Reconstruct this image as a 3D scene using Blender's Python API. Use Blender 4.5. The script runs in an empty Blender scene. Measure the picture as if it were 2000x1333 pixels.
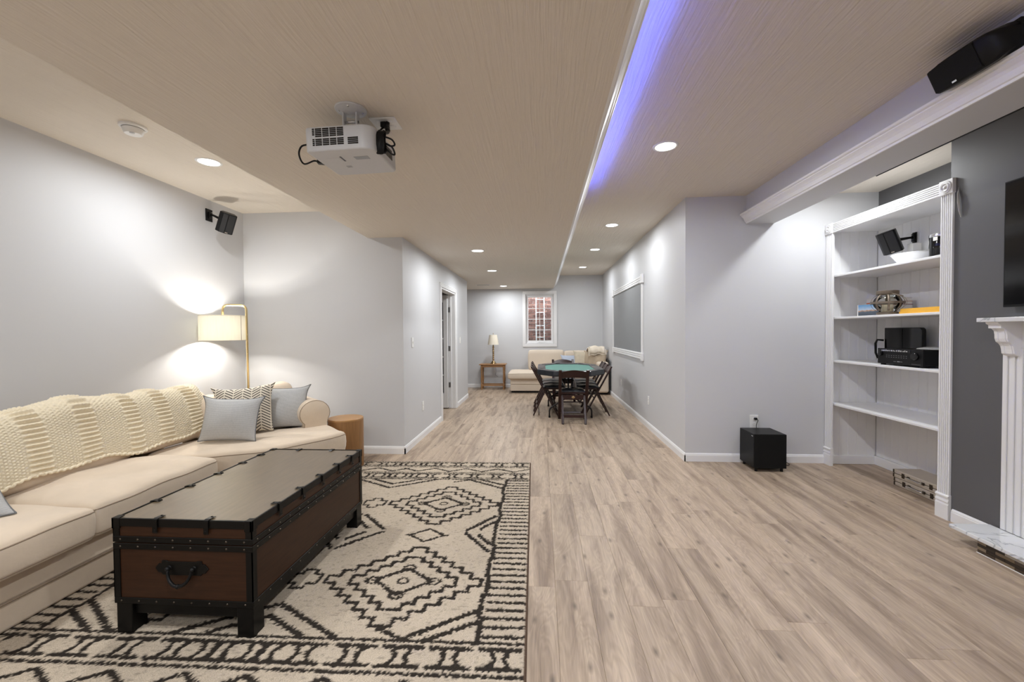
import bpy, bmesh, math, random
import numpy as np
from mathutils import Vector, Matrix
random.seed(7); rng = np.random.default_rng(7)
C = bpy.context.scene.collection
PI = math.pi

# ------------------------------------------------------------------ camera
F_PX, YAW, PIT, ROL, CAM_H = 820.0, 0.0692, -0.0205, 0.0072, 1.35
cam_d = bpy.data.cameras.new('camera'); cam = bpy.data.objects.new('camera', cam_d); C.objects.link(cam)
cam_d.sensor_width = 36.0; cam_d.lens = F_PX / 2000 * 36.0; cam_d.clip_start = 0.05; cam_d.clip_end = 60
_s, _c = math.sin(YAW), math.cos(YAW); _sp, _cp = math.sin(PIT), math.cos(PIT); _sr, _cr = math.sin(ROL), math.cos(ROL)
_right = Vector((_c, _s, 0)); _fwd = Vector((-_s * _cp, _c * _cp, _sp)); _up = Vector((_s * _sp, -_c * _sp, _cp))
_R = _right * _cr - _up * _sr; _U = _right * _sr + _up * _cr
cam.matrix_world = Matrix(((_R.x, _U.x, -_fwd.x, 0), (_R.y, _U.y, -_fwd.y, 0), (_R.z, _U.z, -_fwd.z, CAM_H), (0, 0, 0, 1)))
bpy.context.scene.camera = cam

# ------------------------------------------------------------------ world, exposure
sc = bpy.context.scene
w = bpy.data.worlds.new('world'); sc.world = w; w.use_nodes = True
w.node_tree.nodes['Background'].inputs[0].default_value = (0.80, 0.88, 1.0, 1)
w.node_tree.nodes['Background'].inputs[1].default_value = 34.0
sc.view_settings.view_transform = 'Standard'; sc.view_settings.look = 'None'
sc.view_settings.exposure = 0.0; sc.view_settings.gamma = 1.0; sc.view_settings.use_curve_mapping = False
sc.cycles.max_bounces = 10; sc.cycles.diffuse_bounces = 7

DOWNLIGHT_W = 19.5
LAMP_W = 110.0
LED_STRENGTH = 92.0

# room planes
XW, XHL, XHR, XS, XC, XB = -3.372, -1.528, 1.486, -1.917, 0.3085, 2.088
YL, YR, YF, YE, HC, HS = 4.573, 4.448, 10.264, 8.645, 2.722, 2.4135
XR, XBR, YB = 3.36, 2.872, -2.2      # right wall, chimney breast, wall behind camera

# ------------------------------------------------------------------ materials
MATS = {}
def newmat(name):
    m = bpy.data.materials.new(name); m.use_nodes = True
    nt = m.node_tree; return m, nt, nt.nodes['Principled BSDF']
def L(nt, a, b): nt.links.new(a, b)
def N(nt, t, **kw):
    n = nt.nodes.new(t)
    for k, v in kw.items(): setattr(n, k, v)
    return n
def mat(name, col, rough=0.5, metal=0.0, var=0.06, scale=12.0, stretch=(1, 1, 1), bump=0.0, bscale=None, dist=0.002, spec=0.5, sheen=0.0, coat=0.0, wave=None):
    """principled with a noise-varied colour and an optional noise bump, in object space"""
    if name in MATS: return MATS[name]
    m, nt, b = newmat(name)
    tc = N(nt, 'ShaderNodeTexCoord'); mp = N(nt, 'ShaderNodeMapping'); mp.inputs['Scale'].default_value = stretch
    L(nt, tc.outputs['Object'], mp.inputs['Vector'])
    no = N(nt, 'ShaderNodeTexNoise'); no.inputs['Scale'].default_value = scale; no.inputs['Detail'].default_value = 4
    L(nt, mp.outputs[0], no.inputs['Vector'])
    mx = N(nt, 'ShaderNodeMix', data_type='RGBA')
    mx.inputs[6].default_value = (*[max(0, c * (1 - var)) for c in col], 1); mx.inputs[7].default_value = (*[min(1, c * (1 + var)) for c in col], 1)
    L(nt, no.outputs['Fac'], mx.inputs[0]); L(nt, mx.outputs[2], b.inputs['Base Color'])
    b.inputs['Roughness'].default_value = rough; b.inputs['Metallic'].default_value = metal
    b.inputs['Specular IOR Level'].default_value = spec
    if sheen: b.inputs['Sheen Weight'].default_value = sheen
    if coat: b.inputs['Coat Weight'].default_value = coat; b.inputs['Coat Roughness'].default_value = 0.27
    if bump:
        bn = N(nt, 'ShaderNodeBump'); bn.inputs['Strength'].default_value = bump; bn.inputs['Distance'].default_value = dist
        n2 = N(nt, 'ShaderNodeTexNoise'); n2.inputs['Scale'].default_value = bscale or scale * 8; n2.inputs['Detail'].default_value = 3
        L(nt, mp.outputs[0], n2.inputs['Vector']); L(nt, n2.outputs['Fac'], bn.inputs['Height']); L(nt, bn.outputs[0], b.inputs['Normal'])
    MATS[name] = m; return m

M_wall = mat('wall_paint', (0.595, 0.602, 0.620), 0.5, var=0.015, scale=2, bump=0.10, bscale=160, dist=0.001, spec=0.35)
M_dark = mat('charcoal_wall_paint', (0.105, 0.105, 0.108), 0.5, var=0.03, scale=4, bump=0.12, bscale=160, dist=0.001)
M_trim = mat('white_gloss_trim', (0.79, 0.79, 0.795), 0.45, var=0.01)
M_white = mat('white_plastic', (0.80, 0.80, 0.79), 0.35, var=0.02)
M_black = mat('black_satin', (0.006, 0.006, 0.0065), 0.40, var=0.1, spec=0.22)
M_blackcloth = mat('black_speaker_cloth', (0.008, 0.008, 0.008), 0.85, var=0.2, scale=300, spec=0.2)
M_gloss = mat('black_gloss', (0.004, 0.004, 0.005), 0.10, var=0.0)
M_graygrille = mat('dark_grey_grille', (0.020, 0.020, 0.0215), 0.8, var=0.15, scale=250, bump=0.3, bscale=500, dist=0.0008)
M_gold = mat('brushed_brass', (0.78, 0.62, 0.33), 0.26, 1.0, var=0.04)
M_chrome = mat('chrome', (0.72, 0.72, 0.72), 0.22, 1.0, var=0.02)
M_silver = mat('projector_plastic', (0.58, 0.59, 0.61), 0.45, var=0.02, scale=40)
M_sofa = mat('beige_microfibre', (0.66, 0.55, 0.43), 0.95, var=0.14, scale=5, bump=0.25, bscale=14, dist=0.012, spec=0.15, sheen=0.25)
M_pipe = mat('taupe_piping', (0.30, 0.23, 0.165), 0.9, var=0.05)
M_gpipe = mat('grey_piping', (0.16, 0.165, 0.17), 0.9, var=0.05)
M_sofa2 = mat('light_beige_upholstery', (0.68, 0.585, 0.48), 0.95, var=0.06, scale=4, bump=0.15, bscale=40, spec=0.15)
M_tan = mat('tan_chenille', (0.40, 0.325, 0.24), 0.95, var=0.15, scale=9, spec=0.15)
M_stool = mat('honey_wood_stave', (0.30, 0.150, 0.055), 0.42, var=0.42, scale=9, stretch=(5, 5, 0.4), bump=0.1)
M_stooltop = mat('honey_wood_top', (0.44, 0.24, 0.095), 0.35, var=0.15, scale=6, stretch=(6, 0.6, 1))
M_oak = mat('oak_side_table', (0.36, 0.19, 0.08), 0.4, var=0.2, scale=8, stretch=(1, 5, 5))
M_chair = mat('mahogany_lacquer', (0.026, 0.008, 0.0065), 0.30, var=0.3, scale=10, stretch=(3, 3, 0.5), spec=0.35)
M_seat = mat('black_vinyl_seat', (0.018, 0.019, 0.024), 0.30, var=0.1)
M_felt = mat('green_felt', (0.11, 0.245, 0.21), 0.9, var=0.06, scale=30)
M_rail = mat('black_vinyl_rail', (0.020, 0.022, 0.027), 0.25, var=0.1, bump=0.15, bscale=200)
M_steel = mat('dark_steel_tube', (0.025, 0.022, 0.022), 0.4, 0.6, var=0.1)
M_trunk = mat('mahogany_trunk_panel', (0.036, 0.0145, 0.0068), 0.38, var=0.5, scale=7, stretch=(1.0, 1.0, 14), bump=0.06, bscale=60, spec=0.2)
M_trunktop = mat('trunk_top_veneer', (0.148, 0.106, 0.060), 0.40, var=0.25, scale=6, stretch=(9, 1.2, 1), bump=0.05, bscale=80, coat=0.7)
M_iron = mat('black_leather_banding', (0.006, 0.0055, 0.005), 0.30, var=0.15, bump=0.06, bscale=90, spec=0.14)
M_rivet = mat('dark_bronze_rivet', (0.12, 0.10, 0.08), 0.35, 1.0, var=0.05)
M_glass = None
M_case = mat('aged_champagne_metal', (0.50, 0.44, 0.37), 0.42, 0.25, var=0.12, scale=14, stretch=(1, 6, 1))
M_casedark = mat('dark_metal_fitting', (0.07, 0.055, 0.04), 0.4, 0.7, var=0.1)
M_lantern = mat('weathered_galvanised_metal', (0.22, 0.18, 0.14), 0.55, 0.6, var=0.35, scale=25)
M_ceramic = mat('white_ceramic', (0.86, 0.86, 0.86), 0.25, var=0.01)
M_yellow = mat('amber_yellow_paper', (0.80, 0.42, 0.04), 0.5, var=0.06, scale=20)
M_redbook = mat('brick_red_cover', (0.55, 0.16, 0.10), 0.5, var=0.1)
M_greybook = mat('pale_grey_cover', (0.58, 0.55, 0.54), 0.5, var=0.06)
M_paper = mat('white_paper', (0.85, 0.84, 0.80), 0.7, var=0.03)
M_panel = mat('grey_fabric_panel', (0.255, 0.26, 0.268), 0.8, var=0.04, scale=5)
M_brass = mat('antique_brass', (0.42, 0.31, 0.17), 0.25, 1.0, var=0.08)
M_shade2 = mat('cream_lamp_shade', (0.80, 0.74, 0.62), 0.9, var=0.02)
M_well = mat('window_well_concrete', (0.40, 0.38, 0.36), 0.9, var=0.2)
M_mortar = mat('mortar', (0.52, 0.48, 0.44), 0.9, var=0.15, scale=30)
M_hinge = mat('satin_nickel', (0.35, 0.35, 0.35), 0.35, 1.0, var=0.03)
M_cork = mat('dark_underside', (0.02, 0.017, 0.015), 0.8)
M_blanket = mat('ivory_fleece', (0.74, 0.66, 0.54), 0.95, var=0.06, scale=10, bump=0.3, bscale=60, spec=0.1)

def ceiling_mat():
    m, nt, b = newmat('beige_textured_ceiling')
    tc = N(nt, 'ShaderNodeTexCoord'); mp = N(nt, 'ShaderNodeMapping'); mp.inputs['Scale'].default_value = (72, 2.2, 1)
    L(nt, tc.outputs['Object'], mp.inputs['Vector'])
    d = N(nt, 'ShaderNodeTexNoise'); d.inputs['Scale'].default_value = 2.2; L(nt, tc.outputs['Object'], d.inputs['Vector'])
    ad = N(nt, 'ShaderNodeVectorMath', operation='MULTIPLY_ADD'); ad.inputs[1].default_value = (2.6, 0, 0)
    L(nt, d.outputs['Color'], ad.inputs[0]); L(nt, mp.outputs[0], ad.inputs[2])
    no = N(nt, 'ShaderNodeTexNoise'); no.inputs['Scale'].default_value = 1.0; no.inputs['Detail'].default_value = 3; no.inputs['Roughness'].default_value = 0.55
    L(nt, ad.outputs[0], no.inputs['Vector'])
    bn = N(nt, 'ShaderNodeBump'); bn.inputs['Strength'].default_value = 0.62; bn.inputs['Distance'].default_value = 0.010
    L(nt, no.outputs['Fac'], bn.inputs['Height']); L(nt, bn.outputs[0], b.inputs['Normal'])
    b.inputs['Base Color'].default_value = (0.705, 0.648, 0.570, 1); b.inputs['Roughness'].default_value = 0.7
    b.inputs['Specular IOR Level'].default_value = 0.25
    return m
M_ceil = ceiling_mat()

def floor_mat():
    """greige oak vinyl: long grain along local Y, knots, tone per plank"""
    m, nt, b = newmat('greige_oak_plank')
    tc = N(nt, 'ShaderNodeTexCoord'); oi = N(nt, 'ShaderNodeObjectInfo')
    mul = N(nt, 'ShaderNodeMath', operation='MULTIPLY'); mul.inputs[1].default_value = 47.0; L(nt, oi.outputs['Random'], mul.inputs[0])
    cx = N(nt, 'ShaderNodeCombineXYZ'); L(nt, mul.outputs[0], cx.inputs[0]); L(nt, mul.outputs[0], cx.inputs[1])
    ad = N(nt, 'ShaderNodeVectorMath', operation='ADD'); L(nt, tc.outputs['Object'], ad.inputs[0]); L(nt, cx.outputs[0], ad.inputs[1])
    def noise(sc_, stretch, detail=4, rough=0.6, dist=0.0):
        mp = N(nt, 'ShaderNodeMapping'); mp.inputs['Scale'].default_value = stretch; L(nt, ad.outputs[0], mp.inputs['Vector'])
        n = N(nt, 'ShaderNodeTexNoise'); n.inputs['Scale'].default_value = sc_; n.inputs['Detail'].default_value = detail
        n.inputs['Roughness'].default_value = rough; n.inputs['Distortion'].default_value = dist; L(nt, mp.outputs[0], n.inputs['Vector']); return n
    broad = noise(1.0, (11, 1.1, 1), 4, 0.55, 0.6)
    fine = noise(1.0, (120, 6, 1), 3, 0.6)
    ring = noise(1.0, (9, 1.6, 1), 2, 0.5, 1.2)
    wv = N(nt, 'ShaderNodeMath', operation='MULTIPLY'); wv.inputs[1].default_value = 70.0; L(nt, ring.outputs['Fac'], wv.inputs[0])
    sn = N(nt, 'ShaderNodeMath', operation='SINE'); L(nt, wv.outputs[0], sn.inputs[0])
    r1 = N(nt, 'ShaderNodeValToRGB'); L(nt, broad.outputs['Fac'], r1.inputs[0])
    e = r1.color_ramp.elements; e[0].position = 0.30; e[0].color = (0.256, 0.188, 0.137, 1); e[1].position = 0.70; e[1].color = (0.530, 0.420, 0.318, 1)
    k = e.new(0.5); k.color = (0.434, 0.336, 0.250, 1)
    # tone per plank
    hs = N(nt, 'ShaderNodeMix', data_type='RGBA', blend_type='MULTIPLY'); hs.inputs[0].default_value = 1.0
    rt = N(nt, 'ShaderNodeValToRGB'); L(nt, oi.outputs['Random'], rt.inputs[0])
    e = rt.color_ramp.elements; e[0].color = (0.90, 0.895, 0.89, 1); e[1].color = (1.05, 1.04, 1.03, 1)
    L(nt, r1.outputs[0], hs.inputs[6]); L(nt, rt.outputs[0], hs.inputs[7])
    # fine pores and cathedral lines
    f1 = N(nt, 'ShaderNodeMapRange'); f1.inputs[1].default_value = 0.3; f1.inputs[2].default_value = 0.7; f1.inputs[3].default_value = 0.86; f1.inputs[4].default_value = 1.09
    L(nt, fine.outputs['Fac'], f1.inputs[0])
    f2 = N(nt, 'ShaderNodeMapRange'); f2.inputs[1].default_value = -1; f2.inputs[2].default_value = 1; f2.inputs[3].default_value = 0.915; f2.inputs[4].default_value = 1.045
    L(nt, sn.outputs[0], f2.inputs[0])
    mm = N(nt, 'ShaderNodeMath', operation='MULTIPLY'); L(nt, f1.outputs[0], mm.inputs[0]); L(nt, f2.outputs[0], mm.inputs[1])
    vor = N(nt, 'ShaderNodeTexVoronoi', voronoi_dimensions='2D'); mpv = N(nt, 'ShaderNodeMapping'); mpv.inputs['Scale'].default_value = (4.6, 1.9, 1)
    L(nt, ad.outputs[0], mpv.inputs['Vector']); L(nt, mpv.outputs[0], vor.inputs['Vector']); vor.inputs['Scale'].default_value = 1.0
    kr = N(nt, 'ShaderNodeMapRange'); kr.inputs[1].default_value = 0.01; kr.inputs[2].default_value = 0.075; kr.inputs[3].default_value = 0.50; kr.inputs[4].default_value = 1.0
    L(nt, vor.outputs['Distance'], kr.inputs[0])
    m2 = N(nt, 'ShaderNodeMath', operation='MULTIPLY'); L(nt, mm.outputs[0], m2.inputs[0]); L(nt, kr.outputs[0], m2.inputs[1])
    sc2 = N(nt, 'ShaderNodeVectorMath', operation='SCALE'); L(nt, hs.outputs[2], sc2.inputs[0]); L(nt, m2.outputs[0], sc2.inputs['Scale'])
    L(nt, sc2.outputs[0], b.inputs['Base Color'])
    b.inputs['Roughness'].default_value = 0.46; b.inputs['Specular IOR Level'].default_value = 0.4
    bn = N(nt, 'ShaderNodeBump'); bn.inputs['Strength'].default_value = 0.12; bn.inputs['Distance'].default_value = 0.001
    L(nt, fine.outputs['Fac'], bn.inputs['Height']); L(nt, bn.outputs[0], b.inputs['Normal'])
    return m
M_floor = floor_mat()

def marble_mat():
    m, nt, b = newmat('white_veined_marble')
    tc = N(nt, 'ShaderNodeTexCoord'); no = N(nt, 'ShaderNodeTexNoise'); no.inputs['Scale'].default_value = 3.2; no.inputs['Detail'].default_value = 8; no.inputs['Distortion'].default_value = 1.6
    L(nt, tc.outputs['Object'], no.inputs['Vector'])
    r = N(nt, 'ShaderNodeValToRGB'); e = r.color_ramp.elements
    e[0].position = 0.43; e[0].color = (0.72, 0.73, 0.74, 1); e[1].position = 0.56; e[1].color = (0.76, 0.77, 0.78, 1)
    v = e.new(0.50); v.color = (0.36, 0.38, 0.40, 1); v2 = e.new(0.485); v2.color = (0.70, 0.71, 0.72, 1); v3 = e.new(0.515); v3.color = (0.70, 0.71, 0.72, 1)
    L(nt, no.outputs['Fac'], r.inputs[0]); L(nt, r.outputs[0], b.inputs['Base Color']); b.inputs['Roughness'].default_value = 0.12
    return m
M_marble = marble_mat()

def stripe_fabric(name, c1, c2, axis, freq):
    m, nt, b = newmat(name)
    tc = N(nt, 'ShaderNodeTexCoord'); sp = N(nt, 'ShaderNodeSeparateXYZ'); L(nt, tc.outputs['Object'], sp.inputs[0])
    mu = N(nt, 'ShaderNodeMath', operation='MULTIPLY'); mu.inputs[1].default_value = freq; L(nt, sp.outputs[axis], mu.inputs[0])
    si = N(nt, 'ShaderNodeMath', operation='SINE'); L(nt, mu.outputs[0], si.inputs[0])
    no = N(nt, 'ShaderNodeTexNoise'); no.inputs['Scale'].default_value = 90; L(nt, tc.outputs['Object'], no.inputs['Vector'])
    ad = N(nt, 'ShaderNodeMath', operation='ADD'); L(nt, si.outputs[0], ad.inputs[0]); L(nt, no.outputs['Fac'], ad.inputs[1])
    mr = N(nt, 'ShaderNodeMapRange'); mr.inputs[1].default_value = -0.4; mr.inputs[2].default_value = 1.4; L(nt, ad.outputs[0], mr.inputs[0])
    mx = N(nt, 'ShaderNodeMix', data_type='RGBA'); mx.inputs[6].default_value = (*c1, 1); mx.inputs[7].default_value = (*c2, 1)
    L(nt, mr.outputs[0], mx.inputs[0]); L(nt, mx.outputs[2], b.inputs['Base Color']); b.inputs['Roughness'].default_value = 0.9
    b.inputs['Specular IOR Level'].default_value = 0.15
    return m
M_grey = stripe_fabric('grey_pinstripe_linen', (0.33, 0.337, 0.347), (0.58, 0.58, 0.575), 2, 1150)

def herring_mat():
    m, nt, b = newmat('herringbone_print')
    tc = N(nt, 'ShaderNodeTexCoord'); sp = N(nt, 'ShaderNodeSeparateXYZ'); L(nt, tc.outputs['Object'], sp.inputs[0])
    # columns 0.075 wide: fold x into a triangle wave and add to z
    pp = N(nt, 'ShaderNodeMath', operation='PINGPONG'); pp.inputs[1].default_value = 0.070; L(nt, sp.outputs[0], pp.inputs[0])
    k = N(nt, 'ShaderNodeMath', operation='MULTIPLY'); k.inputs[1].default_value = 0.62; L(nt, pp.outputs[0], k.inputs[0])
    ad = N(nt, 'ShaderNodeMath', operation='ADD'); L(nt, sp.outputs[2], ad.inputs[0]); L(nt, k.outputs[0], ad.inputs[1])
    mu = N(nt, 'ShaderNodeMath', operation='MULTIPLY'); mu.inputs[1].default_value = 2 * PI / 0.024; L(nt, ad.outputs[0], mu.inputs[0])
    si = N(nt, 'ShaderNodeMath', operation='SINE'); L(nt, mu.outputs[0], si.inputs[0])
    # spine gaps
    sg = N(nt, 'ShaderNodeMath', operation='SUBTRACT'); sg.inputs[1].default_value = 0.035; L(nt, pp.outputs[0], sg.inputs[0])
    ab = N(nt, 'ShaderNodeMath', operation='ABSOLUTE'); L(nt, sg.outputs[0], ab.inputs[0])
    lt = N(nt, 'ShaderNodeMath', operation='LESS_THAN'); lt.inputs[1].default_value = 0.0315; L(nt, ab.outputs[0], lt.inputs[0])
    gt = N(nt, 'ShaderNodeMath', operation='GREATER_THAN'); gt.inputs[1].default_value = 0.28; L(nt, si.outputs[0], gt.inputs[0])
    an = N(nt, 'ShaderNodeMath', operation='MULTIPLY'); L(nt, lt.outputs[0], an.inputs[0]); L(nt, gt.outputs[0], an.inputs[1])
    mx = N(nt, 'ShaderNodeMix', data_type='RGBA'); mx.inputs[6].default_value = (0.66, 0.60, 0.50, 1); mx.inputs[7].default_value = (0.075, 0.065, 0.055, 1)
    L(nt, an.outputs[0], mx.inputs[0]); L(nt, mx.outputs[2], b.inputs['Base Color']); b.inputs['Roughness'].default_value = 0.9
    return m
M_herr = herring_mat()

def emit_mat(name, col, st):
    m, nt, b = newmat(name); b.inputs['Base Color'].default_value = (*col, 1)
    b.inputs['Emission Color'].default_value = (*col, 1); b.inputs['Emission Strength'].default_value = st; return m
M_lens = emit_mat('lit_downlight_lens', (1.0, 0.97, 0.92), 8.0)
M_led = emit_mat('blue_led_strip', (0.09, 0.14, 1.0), LED_STRENGTH)
M_bulb = emit_mat('lit_bulb', (1.0, 0.90, 0.75), 12.0)

def shade_mat():
    m = bpy.data.materials.new('cream_linen_shade'); m.use_nodes = True; nt = m.node_tree; nt.nodes.clear()
    o = N(nt, 'ShaderNodeOutputMaterial'); tr = N(nt, 'ShaderNodeBsdfTranslucent'); df = N(nt, 'ShaderNodeBsdfDiffuse'); mx = N(nt, 'ShaderNodeMixShader')
    tc = N(nt, 'ShaderNodeTexCoord'); mp = N(nt, 'ShaderNodeMapping'); mp.inputs['Scale'].default_value = (60, 60, 6); L(nt, tc.outputs['Object'], mp.inputs[0])
    no = N(nt, 'ShaderNodeTexNoise'); no.inputs['Scale'].default_value = 1.0; L(nt, mp.outputs[0], no.inputs['Vector'])
    cm = N(nt, 'ShaderNodeMix', data_type='RGBA'); cm.inputs[6].default_value = (0.74, 0.70, 0.56, 1); cm.inputs[7].default_value = (0.84, 0.81, 0.68, 1); L(nt, no.outputs['Fac'], cm.inputs[0])
    L(nt, cm.outputs[2], tr.inputs[0]); L(nt, cm.outputs[2], df.inputs[0]); mx.inputs[0].default_value = 0.045
    L(nt, df.outputs[0], mx.inputs[1]); L(nt, tr.outputs[0], mx.inputs[2]); L(nt, mx.outputs[0], o.inputs[0]); return m
M_shade = shade_mat()

def glass_mat(name, col=(0.9, 0.93, 0.93), rough=0.0, fac=0.10):
    """thin pane: mostly transparent with a glossy sheen"""
    m = bpy.data.materials.new(name); m.use_nodes = True; nt = m.node_tree; nt.nodes.clear()
    o = N(nt, 'ShaderNodeOutputMaterial'); t = N(nt, 'ShaderNodeBsdfTransparent'); g = N(nt, 'ShaderNodeBsdfGlossy'); mx = N(nt, 'ShaderNodeMixShader')
    fr = N(nt, 'ShaderNodeFresnel'); fr.inputs[0].default_value = 1.45
    t.inputs[0].default_value = (*col, 1); g.inputs['Roughness'].default_value = rough
    L(nt, fr.outputs[0], mx.inputs[0]); L(nt, t.outputs[0], mx.inputs[1]); L(nt, g.outputs[0], mx.inputs[2]); L(nt, mx.outputs[0], o.inputs[0]); return m
M_glass = glass_mat('clear_pane')
M_doorglass = glass_mat('french_door_pane', (0.55, 0.56, 0.58))

def brick_mat():
    m, nt, b = newmat('red_brick'); oi = N(nt, 'ShaderNodeObjectInfo'); r = N(nt, 'ShaderNodeValToRGB'); e = r.color_ramp.elements
    e[0].color = (0.105, 0.045, 0.034, 1); e[1].color = (0.27, 0.135, 0.10, 1); k = e.new(0.5); k.color = (0.175, 0.072, 0.052, 1)
    L(nt, oi.outputs['Random'], r.inputs[0])
    tc = N(nt, 'ShaderNodeTexCoord'); no = N(nt, 'ShaderNodeTexNoise'); no.inputs['Scale'].default_value = 40; L(nt, tc.outputs['Object'], no.inputs['Vector'])
    mr = N(nt, 'ShaderNodeMapRange'); mr.inputs[3].default_value = 0.75; mr.inputs[4].default_value = 1.25; L(nt, no.outputs['Fac'], mr.inputs[0])
    s = N(nt, 'ShaderNodeVectorMath', operation='SCALE'); L(nt, r.outputs[0], s.inputs[0]); L(nt, mr.outputs[0], s.inputs['Scale']); L(nt, s.outputs[0], b.inputs['Base Color'])
    b.inputs['Roughness'].default_value = 0.85; return m
M_brick = brick_mat()

def tile_mat():
    m, nt, b = newmat('mixed_brown_glass_tile'); oi = N(nt, 'ShaderNodeObjectInfo'); r = N(nt, 'ShaderNodeValToRGB'); r.color_ramp.interpolation = 'CONSTANT'
    e = r.color_ramp.elements; e[0].color = (0.022, 0.014, 0.009, 1); e[1].position = 0.25; e[1].color = (0.13, 0.09, 0.055, 1)
    for p, c in ((0.45, (0.33, 0.29, 0.24, 1)), (0.6, (0.055, 0.038, 0.027, 1)), (0.78, (0.20, 0.15, 0.10, 1)), (0.9, (0.40, 0.37, 0.34, 1))):
        k = e.new(p); k.color = c
    L(nt, oi.outputs['Random'], r.inputs[0]); L(nt, r.outputs[0], b.inputs['Base Color']); b.inputs['Roughness'].default_value = 0.15; return m
M_tile = tile_mat()

def attr_mat(name, attr, rough=0.95, bump=0.0, bscale=400):
    m, nt, b = newmat(name); a = N(nt, 'ShaderNodeAttribute', attribute_name=attr); b.inputs['Roughness'].default_value = rough; b.inputs['Specular IOR Level'].default_value = 0.1
    tc = N(nt, 'ShaderNodeTexCoord'); no = N(nt, 'ShaderNodeTexNoise'); no.inputs['Scale'].default_value = bscale; no.inputs['Detail'].default_value = 2; L(nt, tc.outputs['Object'], no.inputs['Vector'])
    mr = N(nt, 'ShaderNodeMapRange'); mr.inputs[1].default_value = 0.3; mr.inputs[2].default_value = 0.7; mr.inputs[3].default_value = 0.72; mr.inputs[4].default_value = 1.2; L(nt, no.outputs['Fac'], mr.inputs[0])
    s = N(nt, 'ShaderNodeVectorMath', operation='SCALE'); L(nt, a.outputs['Color'], s.inputs[0]); L(nt, mr.outputs[0], s.inputs['Scale']); L(nt, s.outputs[0], b.inputs['Base Color'])
    if bump:
        bn = N(nt, 'ShaderNodeBump'); bn.inputs['Strength'].default_value = bump; bn.inputs['Distance'].default_value = 0.004; L(nt, no.outputs['Fac'], bn.inputs['Height']); L(nt, bn.outputs[0], b.inputs['Normal'])
    return m

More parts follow.
